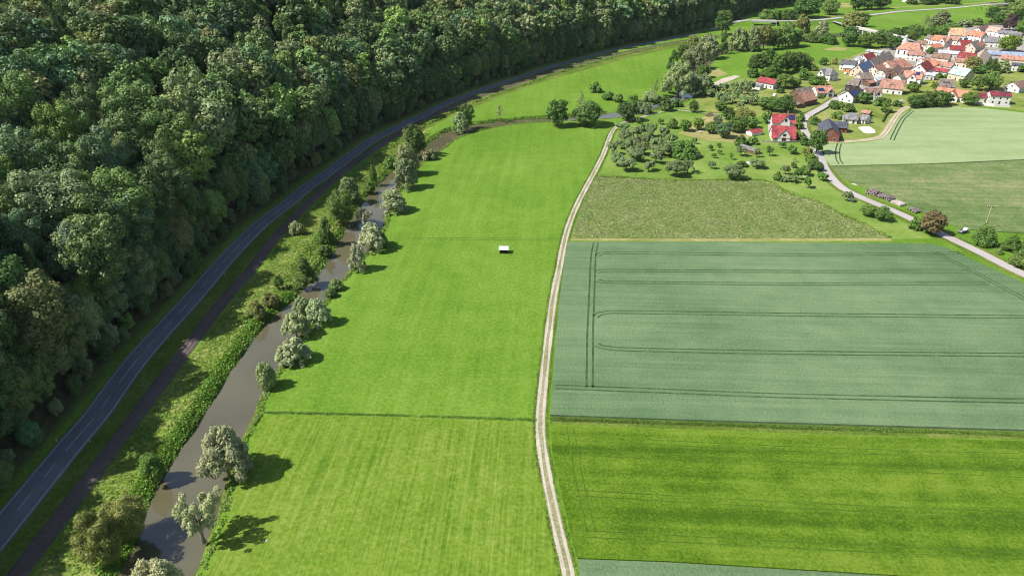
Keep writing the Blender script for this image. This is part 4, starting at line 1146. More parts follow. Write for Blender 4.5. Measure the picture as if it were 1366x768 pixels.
for sd, nm in ((-1, 'left'), (1, 'right')):
    scatter('track_grass', 3500, along([p for p in trk if p.y < 520], 0.35, sd * 1.75), 0.22, 0.3, [G1, (0.10, 0.17, 0.024), G2, G3], 'ragged grass fringe on the %s side of the farm track' % nm, 'grass')
scatter('plot_edge_grass', 3000, along(line([(795, 234.5), (900, 240.5), (1017, 240.5), (1045, 255), (1090, 269), (1115, 282.5), (1154, 299.5), (1188, 317.5)]), 1.0, 0.0), 0.4, 0.5, [G1, G2, G3, G4], 'ragged grass edge between the flowering scrub and the orchard lawn', 'grass')

# ------------------------------------------------------------------ houses
ROOF = {'red': (0.265, 0.048, 0.052), 'darkred': (0.20, 0.035, 0.035), 'maroon': (0.16, 0.030, 0.045), 'orange': (0.40, 0.165, 0.098), 'salmon': (0.35, 0.175, 0.125), 'peach': (0.45, 0.255, 0.15),
        'pink': (0.50, 0.27, 0.22), 'brown': (0.19, 0.120, 0.092), 'pinkbrown': (0.285, 0.155, 0.115), 'grey': (0.170, 0.165, 0.165), 'darkgrey': (0.085, 0.085, 0.095), 'greybrown': (0.170, 0.140, 0.120),
        'slate': (0.068, 0.075, 0.095), 'pale': (0.40, 0.42, 0.44), 'blue': (0.070, 0.095, 0.19), 'paleblue': (0.230, 0.265, 0.34), 'tan': (0.40, 0.31, 0.23), 'mint': (0.32, 0.46, 0.42), 'dark': (0.055, 0.045, 0.050)}
WALL = {'white': (0.58, 0.565, 0.535), 'cream': (0.62, 0.54, 0.42), 'grey': (0.40, 0.39, 0.37), 'timber': (0.13, 0.080, 0.050), 'beige': (0.52, 0.43, 0.34), 'brick': (0.20, 0.075, 0.055), 'orange': (0.52, 0.24, 0.10), 'pinkw': (0.62, 0.42, 0.36), 'black': (0.045, 0.04, 0.038)}
RM = {k: plain('roof_tiles_' + k, v, 0.40, 0.55, 0.75, 0.25, streak=(3.0, 0.25)) for k, v in ROOF.items()}
WM = {k: plain('house_wall_' + k, v, 0.10, 0.35) for k, v in WALL.items()}
def gable_solid(L, hw, eave, ridge, hip=(0, 0), z0=-0.2):
    """Walls of a house with its ridge along x."""
    mb = MB(); x = L / 2; e, r = eave - 0.26, ridge - 0.28
    def end(s, h):
        if h: return [(s * x, -hw, z0), (s * x, hw, z0), (s * x, hw, e), (s * x, -hw, e)]
        return [(s * x, -hw, z0), (s * x, hw, z0), (s * x, hw, e), (s * x, 0, r), (s * x, -hw, e)]
    mb.poly(list(reversed(end(-1, hip[0])))); mb.poly(end(1, hip[1]))
    for s in (-1, 1):
        q = [(-x, s * hw, z0), (x, s * hw, z0), (x, s * hw, e), (-x, s * hw, e)]
        mb.poly(q if s < 0 else list(reversed(q)))
    return mb
def roof_solid(L, hw, eave, ridge, over=0.55, hip=(0, 0), lift=0.0, gover=0.4, th=0.22):
    """Two slopes (or hipped ends) with their thickness."""
    mb = MB(); k = (ridge - eave) / hw
    ye = hw + over; ze = ridge - k * ye + lift; zr = ridge + lift
    def xe(s): return L / 2 + (over if hip[s > 0] else gover)
    def xr(s): return L / 2 - hip[s > 0] if hip[s > 0] else L / 2 + gover
    R0, R1 = Vector((-xr(-1), 0, zr)), Vector((xr(1), 0, zr))
    c = {(sx, sy): Vector((sx * xe(sx), sy * ye, ze)) for sx in (-1, 1) for sy in (-1, 1)}
    faces = [[c[-1, -1], c[1, -1], R1, R0], [c[1, 1], c[-1, 1], R0, R1]]
    for s, Rp in ((-1, R0), (1, R1)):
        if hip[s > 0]: faces.append([c[s, s], c[s, -s], Rp][::-1])
    for f in faces: mb.prism([p - Vector((0, 0, th)) for p in f], (0, 0, th))
    return mb
def window(parent, pts_mat, w=1.0, h=1.25):
    f = MB(); f.box(-w / 2 - 0.1, w / 2 + 0.1, -0.10, 0.05, -h / 2 - 0.1, h / 2 + 0.1)
    g = MB(); g.box(-w / 2, w / 2, -0.02, 0.085, -h / 2, h / 2)
    key = (round(w, 1), round(h, 1))
    if key not in WIN: WIN[key] = (f.mesh('window', M['frame']), g.mesh('pane', M['glass']))
    a, b = WIN[key]
    o = link(bpy.data.objects.new('window', a), parent); o.matrix_local = pts_mat
    link(bpy.data.objects.new('pane', b), o)
WIN = {}
def wall_frame(x, y, z, ang):
    return Matrix.Translation((x, y, z)) @ Matrix.Rotation(ang - math.pi / 2, 4, 'Z')
CHIM = {}
def chimney(roof, x, y, z, h=1.5):
    mb = MB(); mb.box(-0.35, 0.35, -0.35, 0.35, -1.0, h); mb.box(-0.43, 0.43, -0.43, 0.43, h, h + 0.12)
    if h not in CHIM: CHIM[h] = mb.mesh('chimney', plain('chimney_brick', (0.30, 0.17, 0.12), 0.2, 2.0))
    o = link(bpy.data.objects.new('chimney', CHIM[h]), roof); o.location = (x, y, z)
def house(label, A, B, ridge, eave, hw, roof, wall, cat='house', name='house', hip=(0, 0), over=0.55, win=True, chim=0, solar=None, cross=(), group=None, skylights=0, door=True, dz=0.0):
    """A house from the two ends of its ridge as seen in the photograph (pixels, at ridge height)."""
    a, b = P(A[0], A[1], ridge), P(B[0], B[1], ridge)
    if b.x < a.x: a, b = b, a; hip = (hip[1], hip[0])
    L = (b - a).length
    rz = math.atan2(b.y - a.y, b.x - a.x)
    L = L + hip[0] + hip[1]
    mid = (a + b) / 2 + Vector((math.cos(rz), math.sin(rz), 0)) * ((hip[1] - hip[0]) / 2)
    o = empty(name, (mid.x, mid.y, 0), rz, label, cat, group)
    w = gable_solid(L, hw, eave, ridge, hip).build('wall', WM[wall], o)
    r = roof_solid(L, hw, eave, ridge, over, hip).build('roof', RM[roof], o)
    if chim: chimney(r, L * 0.18, 0.5, ridge)
    ca, sa = math.cos(rz), math.sin(rz)
    to_cam = Vector((-mid.x, -mid.y, 0)).normalized()
    def facing(ang): return to_cam.x * math.cos(ang + rz) + to_cam.y * math.sin(ang + rz) > 0.05
    if win:
        floors = 2 if eave > 4.6 else 1
        n = max(2, int(L / 3.6))
        for s, ang in ((-1, -math.pi / 2), (1, math.pi / 2)):
            if not facing(ang): continue
            for fl in range(floors):
                for i in range(n):
                    x = (i + 0.5) / n * L - L / 2
                    if door and fl == 0 and i == n // 2:
                        dm = MB(); dm.box(-0.55, 0.55, -0.1, 0.07, -1.1, 1.1)
                        dd = dm.build('door', M['dark_wood'], o); dd.matrix_local = wall_frame(x, s * hw, 1.1, ang)
                        continue
                    window(o, wall_frame(x, s * hw, 1.55 + 2.7 * fl, ang))
        for e, s, ang in ((0, -1, math.pi), (1, 1, 0.0)):
            if not facing(ang): continue
            for fl in range(floors + (1 if ridge - eave > 2.6 and not hip[e] else 0)):
                top = fl >= floors
                for y in ((0.0,) if top else ([-0.5 * hw, 0.5 * hw] if hw < 6 else [-0.6 * hw, 0, 0.6 * hw])):
                    window(o, wall_frame(s * L / 2, y, 1.55 + 2.7 * fl, ang))
    k = math.atan2(ridge - eave, hw)
    if solar:                                    # (side, x from, x to, share of slope from ridge start, end)
        sd, x0, x1, t0, t1 = solar
        pm = MB(); sl_len = math.hypot(hw + over, (ridge - eave) / hw * (hw + over))
        pm.box(x0 * L / 2, x1 * L / 2, t0 * sl_len, t1 * sl_len, 0.03, 0.12)
        p = pm.build('solar_panel', M['panel'], r)
        p.matrix_local = Matrix.Translation((0, 0, ridge)) @ (Matrix.Rotation(-k, 4, 'X') if sd > 0 else Matrix.Rotation(math.pi, 4, 'Z') @ Matrix.Rotation(-k, 4, 'X'))
    for i in range(skylights):
        pm = MB(); pm.box(-0.55, 0.55, -0.7, 0.7, 0.02, 0.10)
        p = pm.build('skylight', M['glass'], r)
        y = -hw * 0.5
        p.matrix_local = Matrix.Translation((L * (-0.25 + 0.16 * i), y, ridge - (ridge - eave) * 0.5)) @ Matrix.Rotation(k, 4, 'X')
    for c in cross:                              # cross gables: (x share, half width, side, ridge, eave, jut)
        x, chw, sd, cr, ce, jut = c
        g = empty('cross_gable', (x * L / 2, 0, 0), -math.pi / 2 if sd < 0 else math.pi / 2)
        g.parent = o
        D = hw + jut
        m = MB(); e0, r0 = ce - 0.26, cr - 0.28; y0 = 0.5
        m.poly([(D, -chw, -0.2), (D, chw, -0.2), (D, chw, e0), (D, 0, r0), (D, -chw, e0)])
        for s in (-1, 1):
            q = [(y0, s * chw, -0.2), (D, s * chw, -0.2), (D, s * chw, e0), (y0, s * chw, e0)]
            m.poly(q if s < 0 else q[::-1])
        link(bpy.data.objects.new('gable_wall', m.mesh('gable_wall', WM[wall if wall not in ('timber',) else wall])), g)
        rs = MB(); kk = (cr - ce) / chw; ye = chw + 0.4; ze = cr - kk * ye
        for s in (-1, 1):
            pts = [Vector((0.3, 0, cr - 0.2)), Vector((D + 0.4, 0, cr - 0.2)), Vector((D + 0.4, s * ye, ze - 0.2)), Vector((0.3, s * ye, ze - 0.2))]
            rs.prism(pts if s < 0 else pts[::-1], (0, 0, 0.21))
        link(bpy.data.objects.new('gable_roof', rs.mesh('gable_roof', RM[roof])), g)
        if chw > 1.2:
            wm = wall_frame(D, 0, ce + 0.3, 0.0)
            window(g, wm, round(chw * 0.55, 1), 1.6)
            if ce > 3.4: window(g, wall_frame(D, 0, 1.4, 0.0), 2.4, 1.9)
    return o
VG = 'houses of the village'
def H(label, A, B, ridge, eave, hw, roof, wall, **kw):
    kw.setdefault('group', VG)
    return house(label, A, B, ridge, eave, hw, roof, wall, **kw)
# the twin red houses and their neighbours at the lane
H('rear one of two red roofed houses, with blue solar panels', (1031, 151), (1061, 152.5), 8.4, 4.2, 5.2, 'red', 'white', chim=1, solar=(-1, -0.95, -0.4, 0.10, 0.62), cross=((0.15, 2.6, -1, 8.4, 5.4, 0.8),))
H('front one of two red roofed houses, with a white cross gable', (1030.5, 167), (1061.5, 168.5), 7.8, 2.9, 5.4, 'red', 'white', over=1.0, cross=((0.02, 3.3, -1, 7.5, 3.6, 0.9),))
H('small red roofed double garage left of the two red houses', (1000, 173.2), (1013, 171), 3.4, 2.4, 2.6, 'red', 'white', win=False, name='garage', cat='garage')
H('long timber shed with a grey sheet roof in the orchard', (990, 192), (1011, 198.3), 3.2, 2.3, 2.4, 'grey', 'timber', win=False, name='timber_shed', cat='shed', over=0.4)
H('dark roofed brick house at the field track, gable to the viewer', (1105.5, 157.6), (1109.5, 170), 8.4, 4.6, 5.2, 'slate', 'brick')
H('low dark roofed brick wing joined to the dark roofed brick house', (1112.5, 161.2), (1131, 162.3), 6.2, 3.6, 3.6, 'slate', 'brick')
H('white bungalow with a wide grey hip roof above the gravel pad', (1133, 150.2), (1145, 151.2), 5.8, 2.9, 5.0, 'grey', 'white', hip=(3.0, 0))
H('small white house with a grey roof right of the cypress', (1151.5, 152), (1160, 154), 5.2, 2.8, 3.4, 'grey', 'white')
H('red roofed little shed behind the grey roofed bungalow', (1152, 146.2), (1162, 148), 3.6, 2.5, 2.4, 'salmon', 'timber', win=False, name='garden_shed', cat='shed')
H('barn with a flat pitched bright red roof beside the grove', (1015.5, 102.3), (1038.5, 106.2), 6.6, 4.3, 6.4, 'red', 'white', name='barn', cat='barn', over=0.7)
H('white lean-to with a grey corrugated roof left of the red barn', (1005.5, 110.5), (1017, 112.4), 4.0, 3.0, 3.0, 'grey', 'white', name='barn_annexe', cat='barn', win=False)
H('brown barn with a red brown front roof beside the lane', (1065, 124.5), (1082, 121), 8.4, 4.2, 6.0, 'pinkbrown', 'timber', name='barn', cat='barn', win=False)
H('grey roofed barn right behind the red brown barn roof', (1062, 118), (1081, 115.5), 8.6, 4.6, 4.6, 'greybrown', 'timber', name='barn', cat='barn', win=False)
H('low lean-to shed with a pale roof at the left of the brown barn', (1061, 135), (1068, 138), 3.4, 2.6, 2.4, 'greybrown', 'timber', name='garden_shed', cat='shed', win=False)
H('tiny orange roofed garden shed in the upper lawn', (1081, 82), (1086, 82.4), 3.2, 2.3, 1.8, 'orange', 'timber', name='garden_shed', cat='shed', win=False)
# left side of the village
H('white house with grey hip roofs and a white cross gable', (1099.5, 89.6), (1111, 92), 9.0, 5.2, 4.8, 'grey', 'white', hip=(0, 2.5), chim=1, cross=((-0.45, 3.0, -1, 8.4, 5.0, 1.6),))
H('pinkish red house with solar panels and dark timber gable', (1087, 114.6), (1109, 114), 7.2, 3.6, 5.6, 'salmon', 'white', chim=1, solar=(-1, 0.1, 0.8, 0.35, 0.75), cross=((0.55, 2.6, -1, 6.2, 3.8, 0.6),))
H('dark timber house with a brown half hipped roof', (1138.5, 104), (1147.5, 105), 9.2, 5.2, 4.8, 'greybrown', 'black', hip=(3.4, 0))
H('grey brown house behind the dark timber house', (1146, 97.2), (1162, 96.8), 8.6, 5.2, 4.4, 'greybrown', 'beige')
H('white house with a maroon roof above the three shrubs', (1131, 121), (1146, 116.4), 8.2, 4.6, 5.0, 'dark', 'white', solar=(-1, 0.0, 0.8, 0.2, 0.8))
H('brown roofed house with two white front gables', (1155, 117), (1176, 117.6), 8.0, 4.4, 4.4, 'brown', 'white', cross=((-0.35, 2.6, -1, 7.6, 4.4, 1.2), (0.5, 2.4, -1, 7.2, 4.4, 1.0)))
H('big house with a broad brick pink roof and one long dormer', (1177, 104.6), (1208, 107.6), 9.4, 4.4, 6.2, 'pinkbrown', 'white', cross=((-0.05, 2.2, -1, 7.2, 5.6, -2.2),))
H('white house with a dark grey roof at the left end of the village', (1124, 79), (1143, 81.2), 8.4, 5.4, 4.4, 'darkgrey', 'white')
H('low orange walled annexe with a pale roof before the dark grey roof', (1126.5, 86.8), (1140, 88.2), 5.2, 3.8, 3.0, 'pale', 'orange', name='annexe', cat='house')
H('beige gabled barn with a blue solar covered roof', (1145, 86.2), (1159.5, 79.8), 9.8, 4.8, 5.2, 'blue', 'beige', name='barn', cat='barn', solar=(-1, -0.95, 0.95, 0.05, 0.85))
H('long grey brown barn roof joined behind the blue solar roof', (1160.5, 79.2), (1186, 68.6), 9.6, 5.0, 5.4, 'greybrown', 'beige', name='barn', cat='barn', win=False)
H('shed with a light blue grey roof below the blue solar roof', (1155.5, 91.2), (1167, 92.6), 4.6, 3.8, 3.0, 'pale', 'grey', name='garden_shed', cat='shed', win=False)
H('white gabled house with a dark red roof at the upper left', (1151.5, 72.6), (1164, 69.8), 8.8, 5.2, 4.4, 'darkred', 'white', chim=1)
H('low hall with a pale grey roof left of the church', (1158, 65.6), (1178, 68), 5.2, 4.2, 5.0, 'pale', 'grey', name='hall', cat='hall')
H('white block half hidden at the left of the dark red roof', (1143, 75.4), (1150, 73.6), 7.4, 5.0, 3.6, 'pale', 'white')
H('house with a broad brownish pink hip roof in front of the church', (1218.5, 65.5), (1229.5, 66.4), 9.4, 5.6, 5.6, 'pinkbrown', 'white', hip=(4, 4))
H('big salmon roofed farmhouse in the middle of the village', (1182, 81.5), (1206, 78.5), 10.0, 4.8, 7.6, 'salmon', 'beige', hip=(0, 3.5), chim=1)
H('brown gabled house with an open carport facing the viewer', (1192, 91.5), (1198, 85.6), 8.6, 4.8, 5.2, 'brown', 'timber')
H('house with a large white gable and a dark red roof', (1227.5, 85.2), (1238, 80.2), 10.2, 5.4, 5.6, 'darkred', 'white', chim=1)
H('small salmon roof between the hip roof and the white gable', (1229.5, 77.8), (1240.5, 76.8), 7.4, 5.0, 3.6, 'salmon', 'white')
H('small orange roof right of the big white gable', (1246.5, 78.5), (1252, 85.5), 8.0, 5.2, 3.8, 'orange', 'cream')
H('pinkish red house with solar panels and a white front gable', (1207.5, 93.6), (1232.5, 96.4), 9.0, 4.8, 5.2, 'salmon', 'white', solar=(-1, -0.7, -0.25, 0.1, 0.5), cross=((0.1, 3.0, -1, 8.0, 4.6, 0.8),))
H('long low building with a bright red strip roof', (1247.5, 89.8), (1266, 92), 6.6, 4.8, 4.0, 'red', 'white')
H('grey fronted workshop left of the bright red strip roof', (1237, 96.5), (1249, 98), 5.2, 4.0, 3.0, 'pale', 'grey', name='workshop', cat='workshop')
H('house with a mint coloured roof and a brown front gable', (1274, 88.2), (1296, 92.5), 9.6, 5.0, 5.4, 'mint', 'beige')
H('grey brown hip roofed house with three roof windows', (1256, 105.2), (1272, 105.8), 9.2, 5.0, 5.2, 'greybrown', 'white', hip=(1.2, 1.2), skylights=3)
H('bright orange house with roof windows and cross wings', (1251.5, 115.6), (1293, 121), 7.8, 4.2, 4.6, 'orange', 'white', chim=1, cross=((0.1, 4.4, -1, 7.6, 3.6, 3.2),))
H('white modern house with a low maroon roof at the ripe wheat', (1321, 121.2), (1348, 122.6), 8.2, 6.2, 4.4, 'maroon', 'white', solar=(-1, -0.9, -0.2, 0.05, 0.25))
H('lower wing with a maroon roof left of the white modern house', (1297.5, 123.4), (1319, 124.2), 5.6, 3.6, 4.4, 'maroon', 'white', chim=1)
H('brown gabled house at the right picture edge', (1352, 109.5), (1384, 103.5), 7.2, 4.0, 5.6, 'brown', 'white')
H('low white house with a pale roof above the big brick pink roof', (1166, 102.6), (1177, 101.2), 6.2, 4.4, 3.4, 'pale', 'white')
H('brown roofed house left of the carport house', (1176, 92.6), (1187, 90.4), 7.8, 4.8, 4.2, 'brown', 'cream')
H('small brown shed beside the black car', (1157, 107.6), (1165, 106.2), 4.4, 3.2, 2.8, 'pinkbrown', 'timber', name='garden_shed', cat='shed', win=False)
H('brown pink roof between the blue roof and the big salmon roof', (1166, 88), (1177, 84.6), 8.2, 5.0, 4.0, 'pinkbrown', 'cream')
H('grey roofed house left of the pinkish house with solar panels', (1198, 100), (1206, 98.6), 6.6, 4.4, 3.4, 'greybrown', 'white')
# the upper rows
H('orange roofed house with a white left gable behind the church', (1247, 46.6), (1259.5, 48.2), 9.0, 5.2, 5.0, 'orange', 'white')
H('orange house whose cross roof has a dark red side', (1259.5, 49), (1268, 50.2), 9.2, 5.4, 5.2, 'salmon', 'white', cross=((0.0, 3.4, -1, 8.8, 5.0, 2.4),))
H('white house with a narrow dark roof left of the orange roofs', (1239, 46.2), (1246, 48), 8.2, 5.6, 3.4, 'greybrown', 'white')
H('low orange roofed house below the orange gables', (1240, 59.2), (1254, 57.6), 7.4, 4.8, 5.0, 'orange', 'cream')
H('brown roofed house right behind the church nave', (1224, 53.2), (1237, 54.2), 8.0, 5.2, 4.2, 'brown', 'white')
H('large house with a peach coloured roof, highest of the upper row', (1268.5, 37.2), (1288.5, 38.2), 11.0, 5.2, 7.4, 'peach', 'white')
H('pinkish grey roof at the foot of the peach coloured roof', (1264, 48), (1281, 50), 7.2, 4.8, 4.4, 'pinkbrown', 'cream')
H('white gabled house with an orange red roof in the upper row', (1295.5, 40.6), (1315, 43.2), 9.4, 5.6, 5.0, 'orange', 'white')
H('little house with a small white gable and brown roof', (1304.5, 36.4), (1316.5, 33.2), 8.0, 5.2, 3.6, 'brown', 'white')
H('white house with a pale pink roof below the purple beech', (1320.5, 35.4), (1336.5, 37.6), 8.6, 5.0, 5.0, 'pink', 'white')
H('white house with a grey roof right of the pale pink roof', (1332, 40.2), (1350, 41.2), 7.4, 5.2, 5.0, 'grey', 'white')
H('big grey roofed house with a bright white front', (1314, 49.2), (1334, 50.2), 8.8, 5.2, 5.8, 'grey', 'white')
H('cream house with a dark window front at the upper right', (1345, 45.6), (1360, 44.4), 7.0, 5.0, 4.2, 'grey', 'cream')
H('cream house in front of the grey roofs, above the bright dome tree', (1341, 50.4), (1352, 51), 5.6, 4.2, 3.6, 'grey', 'cream')
H('steep white gable with a dark red roof to its right', (1281, 53.6), (1296, 53.8), 9.0, 5.0, 4.6, 'darkred', 'white')
H('long dark red roof in the centre right of the village', (1267, 60.4), (1286.5, 61.2), 8.2, 5.2, 5.0, 'darkred', 'white')
H('house with a tan wooden gable turned to the viewer', (1295, 56.8), (1304, 53.6), 9.6, 5.0, 5.6, 'greybrown', 'beige')
H('small reddish roof right of the tan wooden gable', (1303.5, 57.2), (1311, 54.4), 8.2, 5.2, 3.6, 'salmon', 'cream')
H('long pale blue grey roof in the middle of the village', (1253, 66.4), (1280, 68.6), 6.6, 4.8, 4.2, 'pale', 'grey', name='hall', cat='hall')
H('brown roofed barn below the pale blue grey roof', (1246.5, 69.8), (1269, 72.2), 8.2, 5.0, 5.4, 'brown', 'beige', name='barn', cat='barn')
H('dark red roof with a row of white dormer windows', (1281, 69), (1303, 71.4), 8.4, 4.8, 5.2, 'darkred', 'white', cross=((-0.1, 1.9, -1, 7.8, 5.6, -1.6),))
H('barn with a steep tan roof and grey gable', (1304.5, 79), (1314, 65), 9.6, 4.6, 5.6, 'tan', 'grey', name='barn', cat='barn')
H('brown pink roof just above the mint coloured roof', (1253, 81.2), (1273, 84), 7.6, 4.8, 4.4, 'pinkbrown', 'white')
H('brown pink roof between the tan barn and the brown barn', (1276, 77), (1292, 78.2), 7.2, 4.8, 4.4, 'pinkbrown', 'cream')
H('long hall with a pale blue roof at the right', (1317, 67.4), (1372, 70.2), 7.4, 5.2, 6.0, 'paleblue', 'grey', name='hall', cat='hall', win=False)
H('long hall with a salmon roof below the pale blue hall', (1336, 73.2), (1376, 76), 7.0, 4.6, 5.6, 'salmon', 'beige', name='hall', cat='hall')
H('small pinkish roofed shed below the long salmon hall', (1341, 84.8), (1349, 86.4), 4.8, 3.4, 3.0, 'pink', 'cream', name='garden_shed', cat='shed', win=False)
H('white house with a flat blue grey roof under the salmon hall', (1351, 83.4), (1364, 84.4), 6.4, 5.2, 3.8, 'slate', 'white')
H('white house with a pink roof at the top edge', (1208, -4.6), (1220, -5), 8.0, 5.0, 4.6, 'pink', 'white')
H('white house with a pale roof at the top edge', (1225, -5), (1236, -5.2), 8.0, 5.0, 4.6, 'pale', 'white')
H('house with a brown roof at the top edge', (1247, -5.4), (1263, -5.6), 7.4, 4.6, 4.6, 'brown', 'cream')

# the church: nave, tower with a lantern and a small dome
na, nb = P(1208, 56.5, 13), P(1227, 58.4, 13)
rz = math.atan2(nb.y - na.y, nb.x - na.x)
ch_o = empty('church', ((na.x + nb.x) / 2, (na.y + nb.y) / 2, 0), rz, 'white church with an orange nave roof and a grey capped tower', 'church')
CL = (nb - na).length + 8.0
ch_o.location.x -= math.cos(rz); ch_o.location.y -= math.sin(rz)
gable_solid(CL, 5.4, 8.0, 13.0, (5, 3)).build('wall', WM['white'], ch_o)
roof_solid(CL, 5.4, 8.0, 13.0, 0.5, (5, 3)).build('roof', RM['salmon'], ch_o)
for s in (-1,):
    for i in range(4): window(ch_o, wall_frame((i + 0.5) / 4 * CL - CL / 2, s * 5.4, 4.6, s * math.pi / 2), 1.2, 3.4)
tb = MB(); tx, ty = -CL / 2 + 3.4, 5.6
tb.box(tx - 2.1, tx + 2.1, ty - 2.1, ty + 2.1, -0.2, 14.2); tb.box(tx - 2.3, tx + 2.3, ty - 2.3, ty + 2.3, 14.2, 14.6)
tw = tb.build('tower', WM['white'], ch_o); tw.scale.z = 0.92
dm = MB()
prof = [(2.2, 14.6), (2.0, 15.4), (1.7, 16.1), (1.25, 16.6), (1.2, 18.2), (1.5, 18.3), (1.45, 19.0), (0.9, 19.7), (0.3, 20.1), (0.12, 21.5)]
for (r0, z0), (r1, z1) in zip(prof, prof[1:]):
    for j in range(8):
        a0, a1 = math.pi * (j + 0.5) / 4, math.pi * (j + 1.5) / 4
        dm.poly([(tx + r0 * math.cos(a0), ty + r0 * math.sin(a0), z0), (tx + r0 * math.cos(a1), ty + r0 * math.sin(a1), z0), (tx + r1 * math.cos(a1), ty + r1 * math.sin(a1), z1), (tx + r1 * math.cos(a0), ty + r1 * math.sin(a0), z1)])
dm.build('tower_cap', RM['pale'], tw)
for ang, x, y in ((-math.pi / 2, tx, ty - 2.1), (math.pi, tx - 2.1, ty)): window(tw, wall_frame(x, y, 11.8, ang), 0.9, 1.8)

# ------------------------------------------------------------------ bridges
def bridge(name, label, A, B, z, half, piers, dk, par=True):
    a, b = P(A[0], A[1], z), P(B[0], B[1], z)
    rz = math.atan2(b.y - a.y, b.x - a.x); L = (b - a).length
    m = (a + b) / 2
    o = empty(name, (m.x, m.y, 0), rz, label, 'bridge')
    d = MB(); d.box(-L / 2, L / 2, -half, half, z - 0.95, z - 0.02); d.build('deck', dk, o)
    for s in (-1, 1):
        p = MB(); p.box(-L / 2, L / 2, s * half - 0.15, s * half + 0.15, z - 0.02, z + 0.9); p.build('parapet', M['concrete'], o)
    for t in piers:
        p = MB(); p.box(t * L / 2 - 0.6, t * L / 2 + 0.6, -half * 0.8, half * 0.8, -2.5, z - 0.95); p.build('pier', M['concrete'], o)
    return o
bridge('road_bridge', 'low concrete bridge carrying the far road above the river row', (1003, 27.8), (1036, 28.6), 4.85, 5.0, (-0.98, 0.98), M['concrete'])
bridge('village_bridge', 'pale concrete bridge on slim piers running to the church', (1139, 36), (1205, 50.4), 5.6, 2.8, (-0.92, -0.72, -0.52, -0.2, 0.12, 0.45, 0.8), M['concrete'])
bridge('river_bridge', 'concrete bridge over the dark river arm at the top right', (1317, 6.4), (1353, 5.4), 5.3, 5.4, (-0.95, 0.95), M['concrete'])
mb = MB(); ribbon(mb, [P(1108, 27.5, 1.0), P(1122, 31.5, 3.4), P(1140, 36.2, 5.62), P(1172, 43.4, 5.62), P(1205, 50.4, 5.62), P(1222, 56, 2.5), P(1230, 60, 0.1)], 2.5); struct(mb.build('bridge_road', M['lane']))

# ------------------------------------------------------------------ small things
o = empty('field_hut', P(672, 337), R(-2), 'small hay hut with a pale metal roof alone in the middle of the meadow', 'hut')
mb = MB(); mb.box(-1.55, 1.55, 0.95, 1.05, 0, 2.0); mb.box(-1.6, -1.5, -1.0, 1.0, 0, 1.9); mb.box(1.5, 1.6, -1.0, 1.0, 0, 1.9); mb.box(-1.48, 1.48, -0.6, -0.5, 0, 0.7); mb.build('wall', M['dark_wood'], o)
for x in (-1.5, 0, 1.5):
    mb = MB(); mb.box(x - 0.07, x + 0.07, -1.12, -0.98, 0, 1.75); mb.build('post', M['dark_wood'], o)
mb = MB(); mb.prism([(-1.95, -1.45, 1.72), (1.95, -1.45, 1.72), (1.95, 1.5, 2.15), (-1.95, 1.5, 2.15)], (0, 0, 0.09)); mb.build('roof', M['hut_metal'], o)

def pole_at(px, py, h, label, ang):
    o = empty('utility_pole', P(px, py), ang, label, 'utility pole')
    mb = MB(); mb.tube([(0, 0, -0.3), (0, 0, h)], [0.19, 0.13], 8); mb.build('mast', plain('pole_wood', (0.42, 0.36, 0.24), 0.2, 1.0), o)
    mb = MB(); mb.box(-2.0, 2.0, -0.09, 0.09, h - 0.5, h - 0.3); mb.box(-1.3, 1.3, 0.16, 0.30, h - 0.9, h - 0.74); mb.build('crossarm', M['wood'], o)
    for x in (-1.8, -0.9, 0.9, 1.8):
        mb = MB(); mb.tube([(x, 0, h - 0.3), (x, 0, h - 0.12), (x, 0, h + 0.05)], [0.07, 0.12, 0.06], 6); mb.build('insulator', M['white_metal'], o)
    mb = MB(); mb.tube([(0.45, 0, -0.1), (0.12, 0, h * 0.7)], 0.1, 6); mb.build('stay', M['wood'], o)
pole_at(1313, 305, 10.5, 'wooden utility pole with a pale crossarm at the maize field', R(-8))

# stacked logs on the verge of the lane
def log_pile(A, B, rows, cols, label, r=0.3, length=3.2):
    a, b = P(*A), P(*B)
    rz = math.atan2(b.y - a.y, b.x - a.x); L = (b - a).length
    m = (a + b) / 2
    o = empty('log_pile', (m.x, m.y, 0), rz, label, 'log pile', 'wood stacks on the lane verge')
    n = 0
    for k in range(rows):
        c = cols - k - random.randint(0, 2)
        for i in range(c):
            if n >= 96: break
            x = (i + 0.5 * k + 0.5) / cols * L - L / 2 + random.uniform(-0.15, 0.15); z = r + k * r * 1.7
            rr = r * random.uniform(0.7, 1.15); dy = random.uniform(-0.9, 0.9); tl = random.uniform(-0.6, 0.6)
            mb = MB(); mb.tube([(x - tl, -length / 2 + dy, z), (x + tl, length / 2 + dy, z + random.uniform(-0.1, 0.1))], [rr, rr * 0.9], 8, 0, 1)
            mb.build('log', [M['log'], M['log_end']], o); n += 1
log_pile((1157, 257), (1173, 262), 4, 17, 'high jumbled stack of grey logs beside the lane, the biggest one', 0.30, 4.5)
log_pile((1174, 262), (1189, 267.5), 3, 15, 'long stack of logs right of the biggest log stack', 0.30, 4.2)
log_pile((1213, 279), (1226, 285), 2, 11, 'low dark heap of logs near the red brown tree', 0.35, 3.0)
